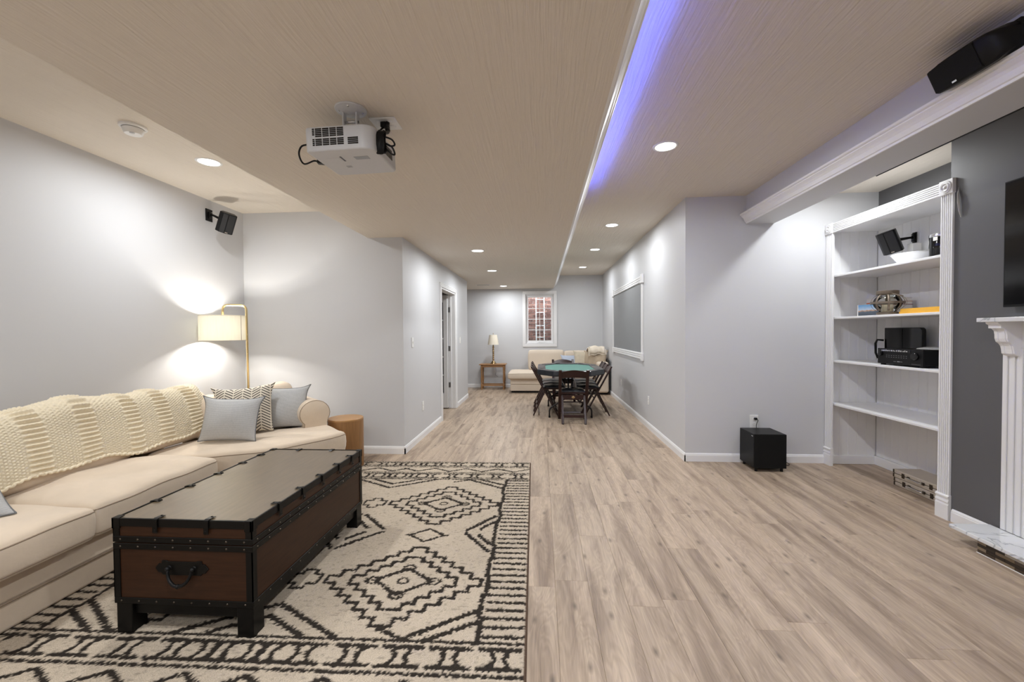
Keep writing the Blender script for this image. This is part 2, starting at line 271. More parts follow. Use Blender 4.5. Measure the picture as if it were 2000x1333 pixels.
# ------------------------------------------------------------------ geometry helpers
WORLD = {}     # things whose parts are given in room coordinates
class MB:
    def __init__(s): s.v = []; s.f = []
    def add(s, vs, fs, M=None):
        o = len(s.v)
        s.v += [tuple(M @ Vector(p)) if M is not None else tuple(p) for p in vs]; s.f += [tuple(i + o for i in f) for f in fs]; return s
    def box(s, x0, x1, y0, y1, z0, z1, M=None):
        if x0 > x1: x0, x1 = x1, x0
        if y0 > y1: y0, y1 = y1, y0
        if z0 > z1: z0, z1 = z1, z0
        return s.add([(x0, y0, z0), (x1, y0, z0), (x1, y1, z0), (x0, y1, z0), (x0, y0, z1), (x1, y0, z1), (x1, y1, z1), (x0, y1, z1)],
                     [(3, 2, 1, 0), (4, 5, 6, 7), (0, 1, 5, 4), (1, 2, 6, 5), (2, 3, 7, 6), (3, 0, 4, 7)], M)
    def bar(s, p0, p1, w, d, up=(0, 0, 1)):
        """rectangular bar from p0 to p1, w across, d the other way"""
        p0, p1 = Vector(p0), Vector(p1); z = (p1 - p0); l = z.length; z.normalize(); u = Vector(up)
        if abs(z.dot(u)) > 0.98: u = Vector((0, 1, 0))
        x = u.cross(z).normalized(); y = z.cross(x)
        M = Matrix(((x.x, y.x, z.x, p0.x), (x.y, y.y, z.y, p0.y), (x.z, y.z, z.z, p0.z), (0, 0, 0, 1)))
        return s.box(-w / 2, w / 2, -d / 2, d / 2, 0, l, M)
    def tube(s, pts, r, n=10, closed=False, cap=True):
        pts = [Vector(p) for p in pts]; m = len(pts); rs = r if hasattr(r, '__len__') else [r] * m; o = len(s.v); prev = None
        for i, p in enumerate(pts):
            if closed: t = pts[(i + 1) % m] - pts[i - 1]
            else: t = pts[min(i + 1, m - 1)] - pts[max(i - 1, 0)]
            if t.length < 1e-9: t = Vector((0, 0, 1))
            t.normalize()
            if prev is None:
                u = Vector((0, 0, 1)) if abs(t.z) < 0.9 else Vector((1, 0, 0)); x = u.cross(t).normalized()
            else: x = (prev - t * prev.dot(t)).normalized()
            prev = x; y = t.cross(x)
            for k in range(n):
                a = 2 * PI * k / n; s.v.append(tuple(p + (x * math.cos(a) + y * math.sin(a)) * rs[i]))
        for i in range(m if closed else m - 1):
            j = (i + 1) % m
            for k in range(n): s.f.append((o + i * n + k, o + i * n + (k + 1) % n, o + j * n + (k + 1) % n, o + j * n + k))
        if cap and not closed:
            s.f.append(tuple(o + k for k in range(n))[::-1]); s.f.append(tuple(o + (m - 1) * n + k for k in range(n)))
        return s
    def cyl(s, p0, p1, r, n=20, r1=None): return s.tube([p0, p1], [r, r if r1 is None else r1], n)
    def lathe(s, prof, n=28, c=(0, 0, 0), M=None):
        o = []; k = len(prof); fs = []
        for i in range(n):
            a = 2 * PI * i / n
            for (r, z) in prof: o.append((c[0] + r * math.cos(a), c[1] + r * math.sin(a), c[2] + z))
        for i in range(n):
            j = (i + 1) % n
            for q in range(k - 1): fs.append((i * k + q, j * k + q, j * k + q + 1, i * k + q + 1))
        return s.add(o, fs, M)
    def prism(s, poly, z0, z1, M=None):
        n = len(poly); vs = [(x, y, z0) for x, y in poly] + [(x, y, z1) for x, y in poly]
        fs = [tuple(range(n))[::-1], tuple(range(n, 2 * n))] + [(i, (i + 1) % n, n + (i + 1) % n, n + i) for i in range(n)]
        return s.add(vs, fs, M)
    def grid(s, P):
        """P: rows of points"""
        o = len(s.v); h = len(P); w_ = len(P[0])
        for r in P: s.v += [tuple(p) for p in r]
        for i in range(h - 1):
            for j in range(w_ - 1): s.f.append((o + i * w_ + j, o + i * w_ + j + 1, o + (i + 1) * w_ + j + 1, o + (i + 1) * w_ + j))
        return s
    def build(s, name, m, parent=None, smooth=False, bevel=0.0, seg=2, sub=0, loc=None, angle=None):
        me = bpy.data.meshes.new(name); off = Vector(loc) if loc is not None else WORLD.get(parent)
        if off is not None: s.v = [(p[0] - off.x, p[1] - off.y, p[2] - off.z) for p in s.v]
        me.from_pydata(s.v, [], s.f); me.update()
        bm = bmesh.new(); bm.from_mesh(me); bmesh.ops.recalc_face_normals(bm, faces=bm.faces); bm.to_mesh(me); bm.free()
        me.materials.append(m); o = bpy.data.objects.new(name, me); C.objects.link(o)
        if loc is not None: o.location = loc
        if parent is not None:
            o.parent = parent
            if off is not None: WORLD[o] = off
        if smooth: 
            for p in me.polygons: p.use_smooth = True
        if bevel:
            b = o.modifiers.new('bevel', 'BEVEL'); b.width = bevel; b.segments = seg; b.limit_method = 'ANGLE'; b.angle_limit = 0.6
            if seg > 1:
                for p in me.polygons: p.use_smooth = True
                e = o.modifiers.new('wn', 'WEIGHTED_NORMAL')
        if sub:
            e = o.modifiers.new('sub', 'SUBSURF'); e.levels = sub; e.render_levels = sub
        if smooth and angle:
            try: me.set_sharp_from_angle(angle=angle)
            except Exception: pass
        return o
def sharp(o, a=0.6):
    o.data.set_sharp_from_angle(angle=a); return o
def thing(name, label, cat, loc=(0, 0, 0), rz=0.0, group=None):
    o = bpy.data.objects.new(name, None); C.objects.link(o); o.empty_display_size = 0.1
    o.location = loc; o.rotation_euler = (0, 0, rz); return tag(o, label, cat, group)
def wthing(name, label, cat, loc, group=None):
    o = thing(name, label, cat, loc, 0, group); WORLD[o] = Vector(loc); return o
def tag(o, label=None, cat=None, group=None, kind=None):
    if label: o['label'] = label
    if cat: o['category'] = cat
    if group: o['group'] = group
    if kind: o['kind'] = kind
    return o
def struct(o, label=None): return tag(o, label, kind='structure')
def dup(root, loc, rz=None, label=None):
    r = root.copy(); C.objects.link(r); r.location = loc
    if rz is not None: r.rotation_euler = (0, 0, rz)
    if label: r['label'] = label
    for ch in list(root.children):
        c = ch.copy(); C.objects.link(c); c.parent = r
        for g in list(ch.children):
            d = g.copy(); C.objects.link(d); d.parent = c
    return r
def RX(a): return Matrix.Rotation(a, 4, 'X')
def RY(a): return Matrix.Rotation(a, 4, 'Y')
def RZ(a): return Matrix.Rotation(a, 4, 'Z')
def T(x, y, z): return Matrix.Translation((x, y, z))
def arc(cx, cy, r, a0, a1, n):
    return [(cx + r * math.cos(a0 + (a1 - a0) * i / n), cy + r * math.sin(a0 + (a1 - a0) * i / n)) for i in range(n + 1)]

def softbox(poly4, z0, z1, r=0.05, crown=0.02, n=12, wob=0.004, seed=1):
    """upholstered block over a quadrilateral footprint: rounded edges, crowned top"""
    a, b, c, d = [Vector((*p, 0)) for p in poly4]; W = ((b - a).length + (c - d).length) / 2; D = ((d - a).length + (c - b).length) / 2; H = z1 - z0
    rr = random.Random(seed); ph = [rr.uniform(0, 6) for _ in range(6)]
    def rp(u, v, w_):   # rounded box in metric space
        p = Vector(((u - .5) * W, (v - .5) * D, (w_ - .5) * H)); h = Vector((W / 2 - r, D / 2 - r, H / 2 - r))
        q = Vector((max(-h.x, min(h.x, p.x)), max(-h.y, min(h.y, p.y)), max(-h.z, min(h.z, p.z)))); e = p - q
        if e.length > 1e-9: p = q + e.normalized() * min(r, max(abs(e.x), abs(e.y), abs(e.z)))
        u, v, w_ = p.x / W + .5, p.y / D + .5, p.z / H + .5
        base = a * (1 - u) * (1 - v) + b * u * (1 - v) + c * u * v + d * (1 - u) * v
        k = (1 - (2 * u - 1) ** 4) * (1 - (2 * v - 1) ** 4); z = z0 + w_ * H
        if w_ > .5: z += crown * k * (w_ - .5) * 2 + wob * (math.sin(7 * u + ph[0]) * math.sin(6 * v + ph[1]) + .6 * math.sin(15 * u + 9 * v + ph[2])) * (w_ - .5) * 2
        cxy = (a + b + c + d) / 4; kk = (1 - (2 * w_ - 1) ** 2); o = base - cxy; 
        base = base + (o.normalized() * (0.012 * kk) if o.length > 1e-6 else o * 0)
        return (base.x, base.y, z)
    ts = [0, .02, .05, .09, .14] + [.14 + .72 * i / n for i in range(1, n)] + [.86, .91, .95, .98, 1]; tz = [0, .08, .2, .35, .5, .65, .8, .92, 1]
    m = MB()
    for fixed in (0, 1):
        m.grid([[rp(u, v, fixed) for u in ts] for v in ts]); m.grid([[rp(u, fixed, w_) for u in ts] for w_ in tz]); m.grid([[rp(fixed, v, w_) for v in ts] for w_ in tz])
    return m, rp
def weld(o, d=0.0008):
    bm = bmesh.new(); bm.from_mesh(o.data); bmesh.ops.remove_doubles(bm, verts=bm.verts, dist=d); bmesh.ops.recalc_face_normals(bm, faces=bm.faces); bm.to_mesh(o.data); bm.free()
    for p in o.data.polygons: p.use_smooth = True
    return o
def cushion(name, poly4, z0, z1, m, parent, r=0.05, crown=0.02, pipe=None, M=None, seed=1, wob=0.004, pz=(0.84, 0.14), loc=None):
    mb, rp = softbox(poly4, z0, z1, r, crown, wob=wob, seed=seed)
    if M is not None: mb.v = [tuple(M @ Vector(p)) for p in mb.v]
    o = weld(mb.build(name, m, parent))
    if pipe:
        for w_ in pz:
            pts = []
            for i in range(24): pts.append(rp(i / 24, 0, w_))
            for i in range(24): pts.append(rp(1, i / 24, w_))
            for i in range(24): pts.append(rp(1 - i / 24, 1, w_))
            for i in range(24): pts.append(rp(0, 1 - i / 24, w_))
            if M is not None: pts = [tuple(M @ Vector(p)) for p in pts]
            t = MB().tube(pts, 0.0034, 6, closed=True).build('piping', pipe, o, smooth=True)
    return o
def pillow(root, W, H, Tk, m, pipe, ear=0.035, n=18, seed=0):
    """knife-edge cushion in local XZ plane, base on z=0, facing -y"""
    rr = random.Random(seed); ph = [rr.uniform(0, 6) for _ in range(4)]
    def pt(u, v, side):
        cu, cv = abs(u) ** 1, abs(v) ** 1
        e = ear * (cu * cv) ** 6 * (1.0 if v > 0 else .25)
        x = u * (W / 2) * (1 - 0.035 * (1 - v * v) * abs(u)) + math.copysign(e, u)
        z = H / 2 + v * (H / 2) * (1 - 0.035 * (1 - u * u) * abs(v)) + math.copysign(e * 0.8, v)
        t = (max(0, 1 - u ** 2) ** .55) * (max(0, 1 - v ** 2) ** .55)
        t *= 1 + .06 * math.sin(5 * u + ph[0]) * math.cos(4 * v + ph[1])
        sag = 0.03 * (v + 1) * .5 * math.sin(u * 2 + ph[2]) * 0.4
        return (x, side * t * Tk / 2 + sag, z)
    g = [math.sin((-1 + 2 * i / n) * PI / 2) for i in range(n + 1)]
    mb = MB(); mb.grid([[pt(u, v, 1) for u in g] for v in g]); mb.grid([[pt(u, v, -1) for u in g] for v in g])
    o = weld(mb.build('cover', m, root))
    if pipe:
        pts = [pt(u, -1, 0) for u in g[:-1]] + [pt(1, v, 0) for v in g[:-1]] + [pt(-u, 1, 0) for u in g[:-1]] + [pt(-1, -v, 0) for v in g[:-1]]
        MB().tube(pts, 0.0042, 6, closed=True).build('piping', pipe, root, smooth=True)
    return o

# ================================================================== ROOM SHELL
def wallbox(name, m, *boxes, label=None):
    mb = MB()
    for b in boxes: mb.box(*b)
    return struct(mb.build(name, m))
TH = 0.12
fl = struct(MB().box(-3.6, 3.6, YB, 10.5, -0.10, -0.006).build('floor', M_floor))
struct(MB().box(-3.6, 3.6, YB, 10.5, HC, HC + 0.10).build('ceiling', M_ceil))
struct(MB().box(XS, XC, YB, YL, HS, HC).box(XHL, XC, YL, YF, HS, HC).box(-3.4, XHL, YE, YF, HS, HC).build('ceiling_soffit', M_ceil))
wallbox('wall_left', M_wall, (XW - TH, XW, YB, YL, 0, HC))
wallbox('wall_rear_left', M_wall, (XW - TH, XHL, YL, YL + TH, 0, HC))
D0, D1, DH = 6.35, 7.42, 2.05
wallbox('wall_hall_left', M_wall, (XHL - TH, XHL, YL + TH, D0, 0, HC), (XHL - TH, XHL, D1, YE, 0, HC), (XHL - TH, XHL, D0, D1, DH, HC))
wallbox('wall_hall_end', M_wall, (XW - TH, XHL - TH, YE - TH, YE, 0, HC))
wallbox('wall_side_room', M_wall, (XW - TH, XW, YL + TH, YF, 0, HC))
WX0, WX1, WZ0, WZ1 = -0.378, 0.318, 1.075, 2.268
wallbox('wall_far', M_wall, (XW, WX0, YF, YF + TH, 0, HC), (WX1, XHR + TH, YF, YF + TH, 0, HC), (WX0, WX1, YF, YF + TH, 0, WZ0), (WX0, WX1, YF, YF + TH, WZ1, HC))
wallbox('wall_hall_right', M_wall, (XHR, XHR + TH, YR + TH, YF, 0, HC))
wallbox('wall_right_return', M_wall, (XHR, XR + TH, YR, YR + TH, 0, HC))
wallbox('wall_right', M_dark, (XR, XR + TH, YB, YR, 0, HC))
wallbox('wall_chimney', M_dark, (XBR, XR, 0.45, 3.17, 0, HC))
wallbox('wall_behind', M_wall, (XW - TH, XR + TH, YB - TH, YB, 0, HC))
# beam on the right with its crown
wallbox('ceiling_beam', M_wall, (XB, 2.36, YB, YR, 2.436, HC))
def sweep_y(prof, y0, y1):
    n = len(prof); vs = [(x, y0, z) for x, z in prof] + [(x, y1, z) for x, z in prof]
    return MB().add(vs, [tuple(range(n)), tuple(range(n, 2 * n))[::-1]] + [(i, i + n, (i + 1) % n + n, (i + 1) % n) for i in range(n)])
cp = [(XB, 2.436), (XB - .010, 2.436), (XB - .012, 2.448), (XB - .020, 2.452), (XB - .024, 2.462), (XB - .030, 2.478), (XB - .040, 2.492), (XB - .052, 2.503), (XB - .056, 2.506), (XB - .056, 2.513), (XB - .066, 2.516), (XB - .070, 2.520), (XB - .070, 2.532), (XB, 2.534)]
struct(sweep_y(cp, YB, YR - .012).build('trim_2', M_trim))
# thin upper moulding line on the beam face behind the crown
struct(sweep_y([(XB, 2.545), (XB - .008, 2.545), (XB - .008, 2.556), (XB, 2.560)], YB, YR - .012).build('trim_3', M_trim))
# soffit crown: a cove with a light channel on top
cs = [(XC, HS), (XC + .012, HS), (XC + .014, HS + .012), (XC + .024, HS + .016), (XC + .028, HS + .026), (XC + .034, HS + .042), (XC + .044, HS + .054), (XC + .056, HS + .062), (XC + .060, HS + .066), (XC + .060, HS + .072), (XC + .070, HS + .076), (XC + .074, HS + .080), (XC + .074, HS + .099), (XC + .068, HS + .099), (XC + .060, HS + .070), (XC + .050, HS + .058), (XC, HS + .046)]
struct(sweep_y(cs, YB, YF).build('trim_1', M_trim))
led = MB().box(XC + .022, XC + .032, YB + .3, 3.98, HS + .0585, HS + .0605).build('led_strip', M_led, loc=(XC + .027, 1.0, HS + .0585))
tag(led, 'blue LED strip hidden in the channel on top of the white soffit crown moulding', 'light strip')

# baseboards
def baseboard(name, p0, p1, h=0.086, t=0.013):
    """from p0 to p1 with the room on the left-hand side"""
    a, b = Vector((*p0, 0)), Vector((*p1, 0)); d = (b - a).normalized(); n = Vector((-d.y, d.x, 0))
    prof = [(0, 0), (t, 0), (t, h * .74), (t * .75, h * .80), (t * .75, h * .86), (t * .35, h * .97), (0.002, h), (0, h)]
    k = len(prof); vs = []
    for q in (a, b):
        for o_, z in prof: vs.append(tuple(q + n * o_ + Vector((0, 0, z))))
    mb = MB().add(vs, [tuple(range(k)), tuple(range(k, 2 * k))[::-1]] + [(i, (i + 1) % k, (i + 1) % k + k, i + k) for i in range(k)])
    return struct(mb.build(name, M_trim))
baseboard('baseboard_rear_left', (XHL + .013, YL), (XW, YL))
baseboard('baseboard_left', (XW, YL), (XW, YB))
baseboard('baseboard_hall_left', (XHL, D0 - .07), (XHL, YL - .013))
baseboard('baseboard_hall_left_far', (XHL, YE), (XHL, D1 + .075))
baseboard('baseboard_far', (XHR, YF), (XW, YF))
baseboard('baseboard_hall_right', (XHR, YR - .013), (XHR, YF))
baseboard('baseboard_return', (2.855, YR), (XHR - .013, YR))
baseboard('baseboard_chimney', (XBR, 2.86), (XBR, 3.125), h=0.09)

# ---- floor planks (children of the floor), laid along the hall
PW, PL, GAP = (XHR - XHL) / 17, 1.22, 0.0006
plank_mesh = {}
def plank(x0, x1, y0, y1):
    key = (round(x1 - x0, 3), round(y1 - y0, 3))
    if key not in plank_mesh:
        wx, ly = (x1 - x0) / 2 - GAP / 2, (y1 - y0) / 2 - GAP / 2; e = 0.0008
        vs = [(-wx, -ly, -.006), (wx, -ly, -.006), (wx, ly, -.006), (-wx, ly, -.006), (-wx, -ly, -.0008), (wx, -ly, -.0008), (wx, ly, -.0008), (-wx, ly, -.0008),
              (-wx + e, -ly + e, 0), (wx - e, -ly + e, 0), (wx - e, ly - e, 0), (-wx + e, ly - e, 0)]
        fs = [(0, 1, 5, 4), (1, 2, 6, 5), (2, 3, 7, 6), (3, 0, 4, 7), (4, 5, 9, 8), (5, 6, 10, 9), (6, 7, 11, 10), (7, 4, 8, 11), (8, 9, 10, 11)]
        me = bpy.data.meshes.new('plank'); me.from_pydata(vs, [], fs); me.materials.append(M_floor); plank_mesh[key] = me
    o = bpy.data.objects.new('plank', plank_mesh[key]); C.objects.link(o); o.location = ((x0 + x1) / 2, (y0 + y1) / 2, 0); o.parent = fl
nrow = 0
for r in range(-11, 28):
    x0 = XHL + r * PW; x1 = x0 + PW
    if r < 0: ymax = YL; x0 = max(x0, XW)
    elif r < 17: ymax = YF
    else: ymax = YR; x1 = min(x1, XR)
    if x1 - x0 < 0.02: continue
    y = 1.45 - PL * (1 + (r * 0.37 + 0.21 * (r % 3)) % 1.0)
    while y < ymax - 0.02:
        ye = min(y + PL, ymax); plank(x0, x1, max(y, 0.9), ye) if ye > 0.95 else None
        y = ye

# ---- French door on the left of the hall
dj = MB().box(XHL - TH - .005, XHL + .004, D0, D0 + .02, 0, DH).box(XHL - TH - .005, XHL + .004, D1 - .02, D1, 0, DH).box(XHL - TH - .005, XHL + .004, D0, D1, DH - .02, DH)
dj.box(XHL - TH + .035, XHL - TH + .05, D1 - .032, D1 - .02, 0, DH - .02)
d1 = struct(dj.build('door_1', M_trim, bevel=.002, seg=1))
def casing(name, x, y0, y1, z0, z1, parent):
    """fluted casing strip on a wall facing +x"""
    mb = MB().box(x, x + .012, y0, y1, z0, z1)
    horizontal = (y1 - y0) > (z1 - z0)
    a, b = (z0, z1) if horizontal else (y0, y1)
    k = 4
    for i in range(k):
        c0 = a + (b - a) * (i + .18) / k; c1 = a + (b - a) * (i + .82) / k
        if horizontal: mb.box(x + .012, x + .018, y0, y1, c0, c1)
        else: mb.box(x + .012, x + .018, c0, c1, z0, z1)
    return mb.build(name, M_trim, parent, bevel=.002, seg=1)
casing('casing', XHL, D0 - .065, D0 + .006, 0, DH + .005, d1); casing('casing', XHL, D1 - .006, D1 + .07, 0, DH + .005, d1)
casing('casing_header', XHL, D0 - .07, D1 + .075, DH + .005, DH + .075, d1)
# open leaf, hinged on the far jamb, swung into the side room
hx, hy = XHL - TH - .008, D1 - .045
leaf = thing('door_leaf', None, None, (hx, hy, 0)); 
del_keys = [k for k in ('label', 'category') if k in leaf]
leaf.parent = d1
def leafbox(*b): return MB().box(*b)
LWD, LT = 0.72, 0.036
fr = MB().box(-LWD, -LWD + .078, -LT / 2, LT / 2, .012, 2.02).box(-.078, 0, -LT / 2, LT / 2, .012, 2.02).box(-LWD + .078, -.078, -LT / 2, LT / 2, .012, .27).box(-LWD + .078, -.078, -LT / 2, LT / 2, 1.90, 2.02)
bpy.data.objects.remove(leaf)
leaf = fr.build('door_leaf', M_trim, d1, bevel=.003, seg=1); leaf.location = (hx, hy, 0); leaf.rotation_euler = (0, 0, math.radians(-4))
mz = [0.27 + (1.90 - .27) * i / 5 for i in range(6)]
for z in mz[1:-1]: MB().box(-LWD + .078, -.078, -.012, .012, z - .011, z + .011).build('muntin', M_trim, leaf)
MB().box(-LWD / 2 - .011, -LWD / 2 + .011, -.012, .012, .27, 1.90).build('muntin', M_trim, leaf)
for i in range(5):
    for a_, b_ in ((-LWD + .078, -LWD / 2 - .011), (-LWD / 2 + .011, -.078)):
        MB().box(a_, b_, -.002, .002, mz[i] + .011, mz[i + 1] - .011).build('pane', M_doorglass, leaf)
for z in (0.42, 1.07, 1.76):
    h = MB().box(XHL - TH - .002, XHL - TH + .030, D1 - .026, D1 - .0195, z - .045, z + .045).cyl((XHL - TH - .006, D1 - .028, z - .046), (XHL - TH - .006, D1 - .028, z + .046), .007, 10).box(XHL - TH - .042, XHL - TH - .006, D1 - .028, D1 - .0245, z - .045, z + .045)
    h.build('hinge', M_hinge, d1)

# ---- far window with its brick window well
w1 = struct(MB().box(WX0, WX1, YF - .004, YF + TH, WZ0, WZ0 + .012).box(WX0, WX1, YF - .004, YF + TH, WZ1 - .012, WZ1).box(WX0, WX0 + .012, YF - .004, YF + TH, WZ0, WZ1).box(WX1 - .012, WX1, YF - .004, YF + TH, WZ0, WZ1).build('window_1', M_trim))
def frame_y(name, x0, x1, z0, z1, t, y0, y1, m, parent, bevel=.003):
    return MB().box(x0, x1, y0, y1, z0, z0 + t).box(x0, x1, y0, y1, z1 - t, z1).box(x0, x0 + t, y0, y1, z0 + t, z1 - t).box(x1 - t, x1, y0, y1, z0 + t, z1 - t).build(name, m, parent, bevel=bevel, seg=1)
frame_y('window_casing', -.448, .386, .995, 2.352, .075, YF - .020, YF, M_trim, w1)
frame_y('window_frame', WX0 + .012, WX1 - .012, WZ0 + .012, WZ1 - .012, .022, YF + .03, YF + .10, M_trim, w1)
frame_y('window_sash', WX0 + .034, WX1 - .034, WZ0 + .034, WZ1 - .034, .036, YF + .045, YF + .085, M_trim, w1)
gx0, gx1, gz0, gz1 = WX0 + .07, WX1 - .07, WZ0 + .07, WZ1 - .07
MB().box(gx0, gx1, YF + .062, YF + .066, gz0, gz1).build('pane', M_glass, w1)
mb = MB().box((gx0 + gx1) / 2 - .006, (gx0 + gx1) / 2 + .006, YF + .054, YF + .061, gz0, gz1); mb.build('muntin', M_trim, w1)
for k in (1, 2, 3): MB().box(gx0, gx1, YF + .0535, YF + .0605, gz0 + (gz1 - gz0) * k / 4 - .008, gz0 + (gz1 - gz0) * k / 4 + .008).build('muntin', M_trim, w1)
MB().box(-.09, .10, YF + .012, YF + .045, gz0 - .052, gz0 - .040).box(-.06, -.03, YF + .004, YF + .03, gz0 - .04, gz0 - .026).build('window_crank', M_white, w1, bevel=.003)
well = wallbox('wall_window_well', M_mortar, (-.75, .75, 11.02, 11.12, .85, 2.75), (-.87, -.75, YF + TH, 11.12, .85, 2.75), (.75, .87, YF + TH, 11.12, .85, 2.75), (-.87, .87, YF + TH, 11.12, .78, .85))
bme = {}
for row in range(25):
    z = .90 + row * .060
    xo = -.75 - (.090 if row % 2 else 0)
    while xo < .75:
        a, b = max(xo, -.75), min(xo + .17, .75)
        if b - a > .03:
            k = round(b - a, 3)
            if k not in bme:
                q = MB().box(-(b - a) / 2, (b - a) / 2, -.009, .009, -.0245, .0245); o = q.build('brick', M_brick); bme[k] = o.data; bpy.data.objects.remove(o)
            o = bpy.data.objects.new('brick', bme[k]); C.objects.link(o); o.parent = well; o.location = ((a + b) / 2, 11.016 + random.uniform(-.003, .003), z + .030)
        xo += .182
lad = wthing('escape_ladder', 'white metal escape ladder against the brick outside the far window', 'ladder', (-.02, 10.93, .85))
for x in (-.125, .085): MB().bar((x, 10.93, .852), (x, 10.93, 2.60), .028, .02).build('rail', M_white, lad)
for z in (1.22, 1.52, 1.86, 2.2): MB().cyl((-.125, 10.93, z), (.085, 10.93, z), .010, 10).build('rung', M_white, lad)

# ---- framed grey panel on the right hall wall
pn = wthing('framed_wall_panel', 'grey fabric panel in a white fluted frame with corner blocks on the right hall wall', 'wall panel', (XHR, 7.45, .93))
py0, py1, pz0, pz1 = 6.20, 8.76, .935, 2.17
MB().box(XHR - .006, XHR - .001, py0 + .10, py1 - .10, pz0 + .10, pz1 - .10).build('panel', M_panel, pn)
def fluted_x(name, y0, y1, z0, z1, x, t, parent, k=4, m=M_trim):
    """fluted strip on a wall whose face is at x and looks to -x"""
    mb = MB().box(x - t, x, y0, y1, z0, z1); hor = (y1 - y0) > (z1 - z0); a, b = (z0, z1) if hor else (y0, y1)
    for i in range(k):
        c0 = a + (b - a) * (i + .15) / k; c1 = a + (b - a) * (i + .85) / k
        if hor: mb.box(x - t - .006, x - t, y0, y1, c0, c1)
        else: mb.box(x - t - .006, x - t, c0, c1, z0, z1)
    return mb.build(name, m, parent, bevel=.0025, seg=1)
fluted_x('stile', py0 + .02, py0 + .10, pz0 + .09, pz1 - .09, XHR - .001, .014, pn, 3); fluted_x('stile', py1 - .10, py1 - .02, pz0 + .09, pz1 - .09, XHR - .001, .014, pn, 3)
fluted_x('rail', py0 + .11, py1 - .11, pz0, pz0 + .10, XHR - .001, .016, pn, 3); fluted_x('rail', py0 + .11, py1 - .11, pz1 - .10, pz1, XHR - .001, .016, pn, 3)
for y in (py0, py1 - .11):
    MB().box(XHR - .028, XHR - .001, y, y + .11, pz0 - .015, pz0 + .10).build('corner_block', M_trim, pn, bevel=.004)
    MB().box(XHR - .028, XHR - .001, y, y + .11, pz1 - .10, pz1 + .02).box(XHR - .036, XHR - .001, y - .01, y + .12, pz1 - .115, pz1 - .10).build('corner_block', M_trim, pn, bevel=.004)
# recess shadow gap between frame and panel comes from the 14 mm proud frame

# ---- switches and outlets
def plate_x(name, label, cat, x, y, z, sgn, kind, h=.118, wd=.072, group=None, m=M_white):
    t = wthing(name, label, cat, (x, y, z), group)
    MB().box(x, x + sgn * .006, y - wd / 2, y + wd / 2, z - h / 2, z + h / 2).build('cover_plate', m, t, bevel=.002)
    if kind == 'switch': MB().box(x + sgn * .006, x + sgn * .012, y - .006, y + .006, z - .013, z + .013).build('toggle', m, t, bevel=.002)
    else:
        for dz in (-.021, .021): MB().lathe([(0, .003), (.015, .003), (.0165, 0), (.0165, -.004)], 16, M=T(x + sgn * .006, y, z + dz) @ RY(sgn * PI / 2)).build('receptacle', M_white, t)
    return t
plate_x('light_switch', 'white toggle switch on the left hall wall near the front corner', 'switch', XHL, 4.90, 1.24, 1, 'switch')
plate_x('light_switch', 'cream toggle switch on the left hall wall beyond the French door', 'switch', XHL, 7.84, 1.21, 1, 'switch', m=M_paper)
plate_x('wall_outlet', 'white outlet low on the left hall wall before the door', 'outlet', XHL, 5.31, .41, 1, 'outlet')
plate_x('wall_outlet', 'white outlet low on the right hall wall nearest the camera', 'outlet', XHR, 5.93, .39, -1, 'outlet')
plate_x('wall_outlet', 'white outlet low on the right hall wall behind the card table', 'outlet', XHR, 7.92, .40, -1, 'outlet')
t = wthing('wall_outlet', 'white outlet on the grey wall just above the subwoofer', 'outlet', (2.172, YR, .42))
MB().box(2.13, 2.214, YR - .006, YR, .355, .485).build('cover_plate', M_white, t, bevel=.002)
for dz in (-.024, .024): MB().lathe([(0, .003), (.016, .003), (.0175, 0), (.0175, -.004)], 16, M=T(2.172, YR - .006, .42 + dz) @ RX(PI / 2)).build('receptacle', M_white, t)

# ---- downlights
def downlight(x, y, z, label, group='recessed downlights', energy=1.0):
    t = wthing('recessed_downlight', label, 'ceiling light', (x, y, z), group)
    MB().lathe([(.072, -.001), (.074, -.004), (.082, -.006), (.090, -.004), (.092, 0)], 32, (x, y, z)).build('trim_ring', M_white, t, smooth=True)
    MB().lathe([(0, -.0025), (.073, -.0025)], 32, (x, y, z)).build('lens', M_lens, t)
    la = bpy.data.lights.new('downlight', 'AREA'); la.shape = 'DISK'; la.size = .13; la.energy = DOWNLIGHT_W * energy; la.color = (0.955, 0.98, 1.0); la.spread = math.radians(176)
    lo = bpy.data.objects.new('downlight_lamp', la); C.objects.link(lo); lo.location = (0, 0, -.008); lo.parent = t
    return t
downlight(.929, 3.214, HC, 'lit recessed downlight beside the blue cove light, largest and nearest of the right row', 'downlights along the right ceiling', 1.15)
downlight(.917, 5.51, HC, 'lit recessed downlight on the right, next to the hall corner, second of its row', 'downlights along the right ceiling', 0.75)
downlight(.903, 7.10, HC, 'lit recessed downlight on the right, third along the hall ceiling', 'downlights along the right ceiling', 0.75)
downlight(.887, 9.00, HC, 'lit recessed downlight on the right, farthest along, near the end wall', 'downlights along the right ceiling', 0.75)
downlight(-.814, 5.426, HS, 'lit recessed downlight in the lowered hall ceiling, nearest of its three', 'downlights in the lowered ceiling')
downlight(-.834, 7.195, HS, 'lit recessed downlight in the lowered hall ceiling, middle of its three', 'downlights in the lowered ceiling')
downlight(-.855, 9.595, HS, 'lit recessed downlight in the lowered hall ceiling beside the air vent', 'downlights in the lowered ceiling')
downlight(-2.625, 3.191, HC, 'lit recessed downlight in the pale ceiling strip over the sectional sofa', 'downlights over the sofa')
downlight(-2.64, 0.95, HC, 'lit recessed downlight over the near end of the sofa, out of view', 'downlights over the sofa', 0.7)
downlight(-2.64, -1.2, HC, 'lit recessed downlight over the sofa side behind the camera', 'downlights over the sofa')
downlight(.93, 0.95, HC, 'lit recessed downlight over the open floor, above the camera', 'downlights along the right ceiling')
